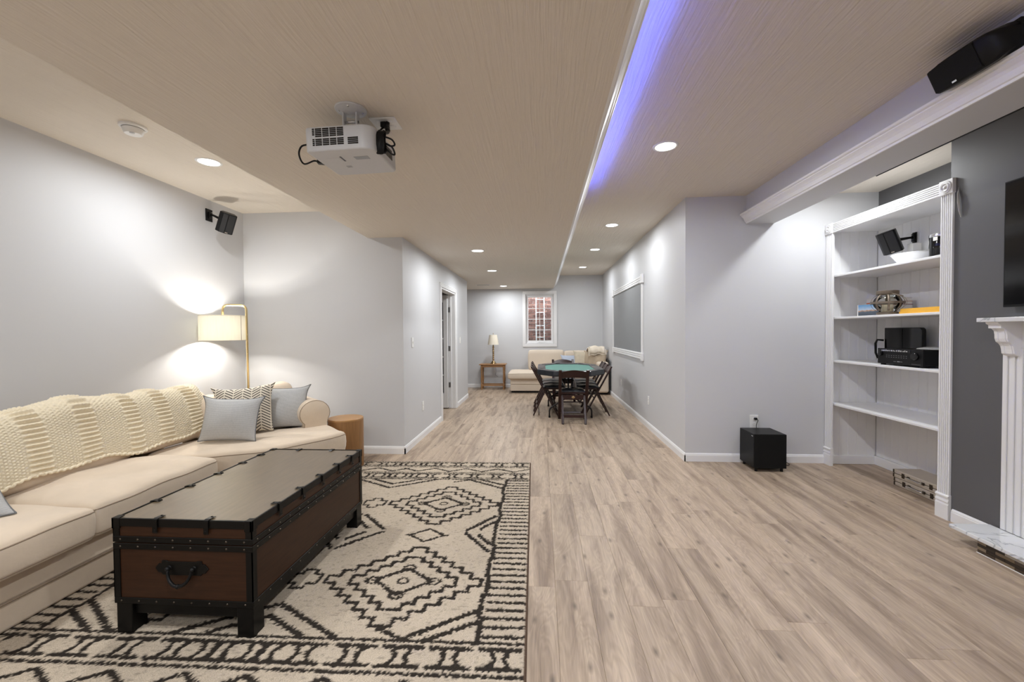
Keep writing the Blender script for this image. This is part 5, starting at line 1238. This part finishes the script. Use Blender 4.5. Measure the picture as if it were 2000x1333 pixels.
corbel(2.700, 2.772); corbel(1.33, 1.42)
tv = wthing('television', 'wall-mounted black television above the mantel, cut by the right edge', 'television', (XBR - .04, 2.1, 1.48))
MB().box(XBR - .062, XBR - .030, 1.42, 2.765, 1.482, 2.238).build('frame', M_black, tv, bevel=.003)
MB().box(XBR - .0635, XBR - .0615, 1.428, 2.757, 1.496, 2.230).build('screen', M_gloss, tv)
MB().box(XBR - .031, XBR - .001, 1.9, 2.3, 1.7, 2.05).build('wall_mount', M_black, tv)
pp_ = MB().add([(XBR - .003, 3.112, 2.325), (XBR - .018, 3.105, 2.28), (XBR - .022, 3.10, 2.22), (XBR - .016, 3.098, 2.16), (XBR - .003, 3.095, 2.115), (XBR - .002, 3.112, 2.325), (XBR - .002, 3.112, 2.12)], [(0, 1, 2, 3, 4)]).build('loose_paper', M_paper); md = pp_.modifiers.new('t', 'SOLIDIFY'); md.thickness = .0012
tag(pp_, 'sliver of white paper stuck between the bookcase edge and the charcoal wall', 'paper')
# retracted projection screen behind the beam
ps = wthing('projection_screen', 'retracted projection screen behind the beam, only its thin black bottom bar showing', 'projection screen', (2.385, 1.9, 2.436))
MB().box(2.362, 2.400, .3, 3.18, 2.462, 2.52).build('case', M_white, ps)
MB().cyl((2.375, .3, 2.444), (2.375, 3.165, 2.444), .0085, 14).build('bottom_bar', M_black, ps, smooth=True, angle=.6)
MB().box(2.374, 2.376, .32, 3.15, 2.448, 2.466).build('screen_edge', M_black, ps)

# centre speaker on the beam
cs_ = wthing('centre_speaker', 'black centre channel speaker with tapered ends mounted on the right beam above the crown', 'speaker', (XB - .08, 2.0, 2.60))
Mc = T(1.985, 2.085, 2.588) @ RY(math.radians(-24)) @ Matrix.Diagonal((1, .68, 1, 1))
pl = [(-.295, 0.055), (-.285, .010), (-.16, -.052), (-.02, -.060), (.12, -.055), (.27, -.030), (.29, .0), (.29, .055)]
def spk(y0, y1, x_in, hh, name, m, bev):
    pass
prof = [(-.315, .060, .030), (-.300, .000, .048), (-.255, -.040, .060), (-.16, -.058, .066), (0, -.064, .067), (.10, -.061, .066), (.150, -.052, .063), (.190, -.030, .052), (.212, .005, .038), (.222, .060, .024)]
def loft(prof, name, m, inset=0.0, extra=0.0, rng_=None):
    rows = []
    for (yy, xf, hh) in prof:
        xf -= extra; ring = [(.060, hh), (xf + .018, hh), (xf + .004, hh - .010), (xf, hh - .024), (xf, -hh + .024), (xf + .004, -hh + .010), (xf + .018, -hh), (.060, -hh)]
        if inset: ring = [(xf + .012, hh - inset), (xf, hh - inset - .006), (xf, -hh + inset + .006), (xf + .012, -hh + inset)]
        rows.append([Mc @ Vector((x, yy, z)) for x, z in ring] + [Mc @ Vector((ring[0][0], yy, ring[0][1]))])
    mb = MB().grid(rows); k = len(rows[0]); o0 = 0
    mb.f.append(tuple(range(k - 1))); mb.f.append(tuple((len(rows) - 1) * k + j for j in range(k - 1))); return sharp(weld(mb.build(name, m, cs_)), .5)
# photograph: blunt grille end far from the camera, rounded cabinet end nearer
loft([(-y, x, h_) for y, x, h_ in prof][::-1][::-1], 'cabinet', M_black)
loft([(.270 - .006, -.030, .060), (.235, -.048, .064), (.14, -.060, .066), (0, -.064, .067), (-.10, -.061, .066)], 'grille', M_blackcloth, inset=.004, extra=.004)
MB().box(-.003, .001, -.016, .016, -.004, .004, Mc @ T(-.069, .07, -.050)).build('badge', M_chrome, cs_)
for y in (1.955, 2.20): MB().box(2.02, XB - .001, y - .02, y + .02, 2.585, 2.665).build('bracket', M_black, cs_, bevel=.003)

# ================================================================== PROJECTOR
pj = wthing('projector', 'white ceiling-mounted projector with slotted vents under the lowered ceiling', 'projector', (-.895, 1.95, HS))
pcx, pcy = -.926, 2.050
MB().lathe([(0, 0), (.072, 0), (.073, -.003), (.071, -.008), (.060, -.010), (.030, -.022), (0, -.024)], 32, (-.893, 1.955, HS)).build('ceiling_plate', M_silver, pj, smooth=True, angle=.5)
for a in (.4, 1.9, 3.4, 4.9): MB().lathe([(0, -.015), (.004, -.0145), (.007, -.011), (.007, -.006)], 10, (-.893 + .052 * math.cos(a), 1.955 + .052 * math.sin(a), HS)).build('screw', M_chrome, pj, smooth=True)
for x in (-.926, -.862): MB().box(x - .004, x + .004, 1.940, 1.972, HS - .098, HS - .012).build('mount_arm', M_silver, pj, bevel=.002)
MB().cyl((-.93, 1.956, HS - .06), (-.858, 1.956, HS - .06), .006, 12).build('mount_pin', M_chrome, pj, smooth=True)
MB().box(-.955, -.835, 1.93, 2.06, HS - .104, HS - .094).build('mount_bracket', M_silver, pj, bevel=.002)
Mj = T(pcx, pcy, HS - .100) @ RX(math.radians(2)) @ RY(math.radians(-1.5))
PWd, PD, PH = .322, .330, .112      # width (x), depth (y), height
bx = [(-PWd / 2 + r_ * 0, 0) for r_ in (0,)]
outl = []
for (cx, cy, a0, rr_) in ((PWd / 2 - .05, PD / 2 - .03, 0, .03), (-PWd / 2 + .03, PD / 2 - .03, PI / 2, .03), (-PWd / 2 + .022, -PD / 2 + .022, PI, .022), (PWd / 2 - .060, -PD / 2 + .060, 1.5 * PI, .060)): outl += arc(cx + (.02 if cx > 0 and rr_ == .03 else 0), cy, rr_, a0, a0 + PI / 2, 6)
MB().prism(outl, -PH, 0, Mj).build('body', M_silver, pj, bevel=.009, seg=3)
# vent slots on the side that faces the camera (-y)
ys = -PD / 2
mb = MB()
def slot(x0, x1, z): mb.box(x0, x1, ys - .0012, ys + .0025, z - .0030, z + .0030, Mj)
for r_ in range(9):
    z = -.013 - r_ * .0082 - (.006 if r_ > 4 else 0)
    if r_ != 4 or True: slot(-.122, -.112, z) if r_ not in (4,) else None
    for c_ in range(4): slot(-.108 + c_ * .0345, -.108 + c_ * .0345 + .0305, z)
    if r_ > 4: slot(.045, .094, z - .001)
mb.build('vent_slots', M_gloss, pj)
MB().box(-.128, .036, ys - .0010, ys + .002, -.0515, -.0490, Mj).build('vent_ridge', M_silver, pj)
mb = MB()
for k in range(12):
    y = -.02 + k * .0095; mb.box(PWd / 2 - .0025, PWd / 2 + .0012, y, y + .005, -.080, -.030, Mj)
mb.build('side_vent_slots', M_gloss, pj)
MB().box(-.115, -.045, -.075, -.035, -PH - .001, -PH + .002, Mj).build('hatch', M_silver, pj, bevel=.001, seg=1)
MB().box(-.036, -.028, -.088, -.030, -PH - .0012, -PH + .002, Mj).build('hatch_slot', M_gloss, pj)
MB().box(.028, .098, -.078, -.040, -PH - .001, -PH + .002, Mj).build('vent_hatch', M_hinge, pj, bevel=.001, seg=1)
mb = MB()
for k in range(4): mb.box(-.058 + k * .007, -.054 + k * .007, .030, .055, -PH - .0008, -PH + .002, Mj)
mb.build('maker_mark', M_hinge, pj)
MB().lathe([(0, .004), (.012, .004), (.012, -.006)], 14, M=Mj @ T(-.10, -.05, 0)).build('adjust_foot', M_stool, pj)
# lens on the far side
MB().lathe([(0, .010), (.026, .010), (.036, .022), (.038, 0)], 28, M=Mj @ T(.09, PD / 2, -.045) @ RX(-PI / 2)).build('lens', M_gloss, pj, smooth=True)
cb = wthing('projector_cable', 'black cable looped at the left side of the projector', 'cord', (-1.12, 2.0, 2.24))
e0 = Mj @ Vector((-PWd / 2, -.085, -.045)); e1 = Mj @ Vector((-PWd / 2 - .012, .03, -.085))
MB().tube([e0 + Vector((.002, 0, 0)), e0 + Vector((-.024, 0, 0))], [.008, .005], 10).build('plug', M_black, cb)
MB().tube(spline([e0 + Vector((-.02, 0, 0)), e0 + Vector((-.06, .0, -.008)), e0 + Vector((-.082, .015, -.040)), e0 + Vector((-.072, .04, -.075)), e1 + Vector((-.055, .004, .008)), e1 + Vector((-.03, 0, 0))]), .0042, 8).build('cable', M_black, cb, smooth=True)
MB().bar(e1 + Vector((-.034, 0, .002)), e1 + Vector((.011, 0.01, 0)), .030, .022).build('plug', M_black, cb, bevel=.004)
# ceiling outlet with coiled power lead
op = wthing('ceiling_outlet', 'white double cover plate with outlets on the lowered ceiling behind the projector', 'outlet', (-.775, 2.10, HS))
MB().box(-.840, -.710, 2.035, 2.155, HS - .008, HS).build('cover_plate', M_white, op, bevel=.003)
for x in (-.800, -.748):
    for y in (2.075, 2.118): MB().lathe([(0, -.012), (.015, -.012), (.017, -.008)], 16, (x, y, HS)).build('receptacle', M_white, op, smooth=True, angle=.5)
cl = wthing('power_lead', 'black power lead bundled in a coil beside the projector', 'cord', (-.748, 2.05, 2.27))
MB().box(-.792, -.764, 2.058, 2.084, HS - .036, HS - .010).build('plug', M_black, cl, bevel=.003)
cc = Vector((-.752, 1.955, 2.252))
mb = MB()
for k in range(11):
    f = (k - 5) / 5; mb.tube([cc + Vector((f * .019 + .004 * math.sin(3 * a + k), .013 * math.cos(a) * 1.3, .052 * math.sin(a) * (1 - .06 * abs(f)))) for a in [2 * PI * i / 22 for i in range(22)]], .0046, 6, closed=True)
mb.build('coil', M_black, cl, smooth=True)
MB().tube(spline([(-.778, 2.07, HS - .034), (-.786, 2.045, HS - .06), (-.775, 2.015, HS - .085), cc + Vector((-.01, .01, .06))]), .0048, 8).build('cable', M_black, cl, smooth=True)
MB().tube(spline([(-.757, 2.07, HS - .012), (-.752, 2.05, HS - .05), (-.740, 2.02, HS - .085), cc + Vector((.012, .01, .055))]), [.010] * 8 + [.012] * 8 + [.008] * 15, 8).build('adapter', M_black, cl, smooth=True)
for q in (0, 1): MB().tube(spline([cc + Vector((.02, .01, .03 - q * .03)), cc + Vector((.050, .015, .018 - q * .035)), cc + Vector((.062, .02, -.004 - q * .045)), cc + Vector((.045, .015, -.012 - q * .035)), cc + Vector((.02, .012, .0 - q * .02))]), .0042, 7).build('loop', M_black, cl, smooth=True)

# ================================================================== POKER TABLE AND CHAIRS
pt = wthing('poker_table', 'long octagonal poker table with green felt and black padded rail at the hall end', 'table', (.455, 7.02, 0))
def octo(hw, hl, cut, cutl): return [(-hw + cut, -hl), (hw - cut, -hl), (hw, -hl + cutl), (hw, hl - cutl), (hw - cut, hl), (-hw + cut, hl), (-hw, hl - cutl), (-hw, -hl + cutl)]
TC = T(.455, 7.06, 0)
oo, oi = octo(.515, .84, .24, .31), octo(.385, .70, .19, .24)
n = 8; mb = MB(); TZ = .760
prof = [(1.0, -.058), (1.0, -.012), (.985, .004), (.94, .012), (.5, .012), (.06, .010), (0, .002), (0, -.03)]
rings = [[TC @ Vector((oi[k][0] + (oo[k][0] - oi[k][0]) * f, oi[k][1] + (oo[k][1] - oi[k][1]) * f, TZ + dz)) for k in range(n)] for f, dz in prof]
mb.grid([r_ + [r_[0]] for r_ in rings]); sharp(weld(mb.build('padded_rail', M_rail, pt)), .5)
MB().prism([(x * .99, y * .99) for x, y in octo(.40, .715, .195, .245)], TZ - .058, TZ - .004, TC).build('felt_top', M_felt, pt)
MB().prism([(x * .985, y * .985) for x, y in oo], TZ - .070, TZ - .0585, TC).build('under_board', M_cork, pt)
for k, (fx, fy) in enumerate([(-.33, -.62), (.33, -.62), (-.33, .62), (.33, .62)]):
    c_ = MB()
    s_ = 1 if fx > 0 else -1; t_ = 1 if fy > 0 else -1
    x, y = .455 + fx, 7.02 + fy - (0 if t_ > 0 else -.23)
    c_.tube(rounded_path([(x, y, 0), (x, y, .145), (x - s_ * .30, y + .02, .33), (x - s_ * .30, y + .03, TZ - .068)], .05), .0125, 10); c_.build('leg', M_steel, pt, smooth=True)
    MB().cyl((x, y, 0), (x, y, .03), .016, 12).build('leg_tip', M_black, pt)
for k in range(8):     # cup holders in the rail
    a, b = Vector((*oo[k], 0)), Vector((*oo[(k + 1) % 8], 0)); c, d_ = Vector((*oi[k], 0)), Vector((*oi[(k + 1) % 8], 0)); p = (a + b + c + d_) / 4 + (b - a) * .28
    MB().lathe([(.036, .0135), (.040, .0150), (.043, .0125)], 20, M=TC @ T(p.x, p.y, TZ)).lathe([(0, .0124), (.036, .0128)], 20, M=TC @ T(p.x, p.y, TZ)).build('cup_holder', M_steel, pt, smooth=True)

def folding_chair(label):
    t = thing('folding_chair', label, 'chair', (0, 0, 0), 0, 'mahogany folding chairs around the poker table')
    for x in (-.198, .198): MB().bar((x, -.215, .795), (x, .215, .004), .022, .046, up=(1, 0, 0)).build('front_leg', M_chair, t, bevel=.004)
    for x in (-.165, .165): MB().bar((x, .03, .455), (x, -.185, .004), .020, .036, up=(1, 0, 0)).build('rear_leg', M_chair, t, bevel=.004)
    # curved back slat following the posts
    mb = MB(); rows = []
    for i in range(15):
        x = -.188 + .376 * i / 14; top = .762 + .036 * math.cos(x / .188 * PI / 2) ** 1; bot = .672 + .010 * math.cos(x / .188 * PI / 2); bow = -.014 * math.cos(x / .188 * PI / 2)
        yy = lambda z: -.215 + (.795 - z) * .5437 + bow
        rows.append([(x, yy(bot) - .008, bot), (x, yy(top) - .008, top), (x, yy(top) + .008, top), (x, yy(bot) + .008, bot), (x, yy(bot) - .008, bot)])
    mb.grid(rows); mb.f += [(0, 1, 2, 3), tuple(14 * 5 + j for j in (0, 1, 2, 3))]; mb.build('back_slat', M_chair, t, bevel=.003)
    MB().cyl((-.188, .060, .290), (.188, .060, .290), .009, 12).build('front_stretcher', M_chair, t)
    MB().bar((-.188, .155, .115), (.188, .155, .115), .018, .032, up=(0, .5, 1)).build('front_stretcher', M_chair, t, bevel=.003)
    MB().bar((-.156, -.135, .11), (.156, -.135, .11), .016, .040).build('rear_stretcher', M_chair, t, bevel=.003)
    MB().bar((-.156, -.012, .372), (.156, -.012, .372), .016, .075).build('rear_stretcher', M_chair, t, bevel=.003)
    MB().box(-.178, .178, -.03, .335, .425, .447).build('seat_frame', M_chair, t, bevel=.004)
    cushion('seat_pad', [(-.165, -.015), (.165, -.015), (.165, .325), (-.165, .325)], .447, .474, M_seat, t, r=.012, crown=.012)
    for x in (-.198, .198):
        MB().lathe([(0, .004), (.010, .003), (.012, 0)], 12, M=T(x + math.copysign(.011, x), .03 - .0, .345) @ RY(math.copysign(PI / 2, x))).build('pivot_bolt', M_chrome, t)
    MB().lathe([(0, .0016), (.018, .0012), (.022, 0)], 20, M=T(0, -.0205, .372) @ RX(PI / 2) @ Matrix.Diagonal((1.15, .8, 1, 1))).build('maker_badge', M_brass, t)
    return t
ch = folding_chair('mahogany folding chair seen from behind at the near end of the poker table'); ch.location = (.475, 6.325, 0)
for (x, y, rz, lab) in [
    (.055, 6.945, -90, 'mahogany folding chair on the left of the poker table, nearest the camera'),
    (.050, 7.367, -90, 'mahogany folding chair on the left of the poker table, middle of three'),
    (.045, 7.79, -90, 'mahogany folding chair on the left of the poker table, farthest of three'),
    (.900, 6.95, 90, 'mahogany folding chair on the right of the poker table, nearest the camera'),
    (.920, 7.372, 90, 'mahogany folding chair on the right of the poker table, middle of three'),
    (.935, 7.795, 90, 'mahogany folding chair on the right of the poker table, farthest of three'),
    (.435, 8.31, 180, 'mahogany folding chair facing the camera across the far end of the poker table')]:
    dup(ch, (x, y, 0), math.radians(rz), lab)

# ================================================================== FAR SECTIONAL
s2 = wthing('chaise_sectional', 'light beige sectional sofa with a chaise under the far window', 'sofa', (.37, 9.7, 0))
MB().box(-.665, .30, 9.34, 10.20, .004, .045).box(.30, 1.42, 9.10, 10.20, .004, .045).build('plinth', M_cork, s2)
MB().box(-.690, .30, 9.30, 10.21, .045, .185).build('chaise_base', M_sofa2, s2, bevel=.015, seg=3)
MB().box(-.690, .30, 9.295, 10.21, .188, .300).build('chaise_rail', M_sofa2, s2, bevel=.02, seg=3)
cushion('chaise_cushion', [(-.735, 9.22), (.305, 9.22), (.305, 10.05), (-.735, 10.05)], .303, .462, M_sofa2, s2, r=.05, crown=.012, pipe=M_pipe, seed=21)
MB().box(.31, 1.20, 9.28, 10.20, .045, .300).build('base', M_sofa2, s2, bevel=.015, seg=3)
cushion('seat_cushion', [(.31, 9.24), (1.16, 9.24), (1.16, 10.0), (.31, 10.0)], .303, .455, M_sofa2, s2, r=.05, crown=.012, pipe=M_pipe, seed=22)
MB().box(-.30, 1.42, 10.06, 10.22, .30, .74).build('back_frame', M_sofa2, s2, bevel=.04, seg=3)
MB().box(1.20, 1.44, 9.02, 10.21, .045, .70).build('arm', M_sofa2, s2, bevel=.05, seg=4)
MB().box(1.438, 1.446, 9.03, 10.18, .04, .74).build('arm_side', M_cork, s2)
def upright(name, x0, x1, y, z0_, z1_, th, m, seed, lean=.12):
    mb, rp = softbox([(x0, y), (x1, y), (x1, y + th), (x0, y + th)], z0_, z1_, .05, .008, seed=seed)
    mb.v = [(p[0], p[1] + lean * (p[2] - z0_), p[2]) for p in mb.v]; return weld(mb.build(name, m, s2))
upright('back_cushion', -.30, .53, 9.86, .468, .925, .16, M_sofa2, 31, .06); upright('back_cushion', .54, 1.16, 9.86, .462, .905, .16, M_sofa2, 32, .06)
put_pillow('throw_pillow', 'pale blue-grey pillow lying back on the far sectional behind the poker table', (.655, 9.60, .475), math.radians(4), math.radians(-22), .36, .36, .13, mat('pale_blue_pillow', (.42, .47, .56), .9, var=.1), None, seed=5)
put_pillow('throw_pillow', 'beige chenille pillow right of the blue one on the far sectional', (.93, 9.56, .475), math.radians(-12), math.radians(-16), .40, .44, .15, mat('beige_chenille', (.50, .44, .34), .95, var=.2, scale=14), None, seed=6)
put_pillow('throw_pillow', 'brown chenille pillow seen almost edge-on on the far sectional', (1.045, 9.49, .475), math.radians(-50), math.radians(-10), .36, .44, .15, M_tan, None, seed=7)
put_pillow('throw_pillow', 'large tan pillow under the folded blanket at the far sectional corner', (1.215, 9.34, .475), math.radians(-22), math.radians(-14), .40, .46, .20, mat('tan_velour', (.46, .37, .27), .95, var=.12), None, seed=8)
def folded_blanket():
    rows = []; S_ = 30; W_ = 24
    path = [(9.325, .875), (9.325, .90), (9.335, .935), (9.38, .985), (9.46, 1.0), (9.56, .99), (9.66, .955), (9.72, .90)]
    for i in range(S_ + 1):
        f = i / S_ * (len(path) - 1); k = min(int(f), len(path) - 2); q = f - k; y = path[k][0] * (1 - q) + path[k + 1][0] * q; z = path[k][1] * (1 - q) + path[k + 1][1] * q
        row = []
        for j in range(W_ + 1):
            u = j / W_; x = 1.035 + .40 * u; zz = z - .05 * (u - .35) ** 2 * 2 + .010 * math.sin(u * 14 + i * .2)
            row.append((x, y + .05 * (u - .4) + .006 * math.sin(u * 20), zz - (0.05 * (1 - u) if i < 4 else 0)))
        rows.append(row)
    mb = MB().grid(rows); t = wthing('folded_blanket', 'cream fleece blanket folded over the pillow at the far sectional corner', 'blanket', (1.24, 9.5, .95))
    for dz in (0, .022):
        m2 = MB().grid([[(p[0] + dz * 1.2, p[1] - dz * .6, p[2] + dz) for p in r_[: len(r_) if not dz else len(r_) - 4]] for r_ in (rows if not dz else rows[3:])])
        o = m2.build('fold', M_blanket, t, smooth=True); md = o.modifiers.new('t', 'SOLIDIFY'); md.thickness = .016; md.offset = 1
folded_blanket()

# ================================================================== SIDE TABLE AND TABLE LAMP
sd = wthing('oak_side_table', 'small oak side table with turned legs under the table lamp by the far wall', 'side table', (-1.15, 9.98, 0))
TT = .605
MB().box(-1.465, -.83, 9.80, 10.17, TT - .022, TT).build('top', M_oak, sd, bevel=.006)
MB().box(-1.41, -.885, 9.84, 9.855, TT - .075, TT - .022).box(-1.41, -.885, 10.115, 10.13, TT - .075, TT - .022).build('apron', M_oak, sd)
tp = [(0, 0), (.018, 0), (.022, .02), (.014, .045), (.020, .07), (.020, .13), (.013, .15), (.019, .19), (.021, .26), (.015, .38), (.020, .42), (.013, .435), (.020, .455), (.020, .53), (.020, TT - .022), (0, TT - .022)]
for x in (-1.41, -.885):
    for y in (9.85, 10.12): MB().lathe(tp, 14, (x, y, 0)).build('leg', M_oak, sd, smooth=True)
MB().box(-1.41, -.885, 9.84, 9.86, .085, .115).box(-1.41, -.885, 10.11, 10.13, .085, .115).box(-1.42, -1.40, 9.85, 10.12, .085, .115).box(-.895, -.875, 9.85, 10.12, .085, .115).build('stretcher', M_oak, sd, bevel=.003)
tl = wthing('table_lamp', 'unlit brass candlestick table lamp with a cream shade on the oak side table', 'lamp', (-1.14, 9.96, TT))
lc2 = (-1.14, 9.96, TT)
lp_ = [(0, 0), (.072, 0), (.074, .008), (.060, .020), (.050, .042), (.040, .06), (.016, .075)]
z = .09
for k in range(7): lp_ += [(.014, z), (.024, z + .014), (.026, z + .024), (.020, z + .036), (.013, z + .044)]; z += .047
lp_ += [(.012, z), (.018, z + .01), (.012, z + .03), (.012, z + .10)]
MB().lathe(lp_, 22, lc2).build('base', M_brass, tl, smooth=True)
MB().lathe([(.132, .455), (.092, .690)], 36, lc2).build('lamp_shade', M_shade2, tl, smooth=True)
MB().cyl((lc2[0], lc2[1], TT + .68), (lc2[0], lc2[1], TT + .72), .004, 8).lathe([(0, .012), (.009, .006), (.009, -.004), (0, -.008)], 12, (lc2[0], lc2[1], TT + .722)).build('finial', M_brass, tl, smooth=True)
MB().tube(spline([(-1.14, 10.03, TT + .004), (-1.13, 10.17, TT - .01), (-1.10, 10.19, .40), (-1.12, 10.20, .32), (-1.06, 10.22, .27)]), .003, 6).build('cord', M_steel, tl, smooth=True)
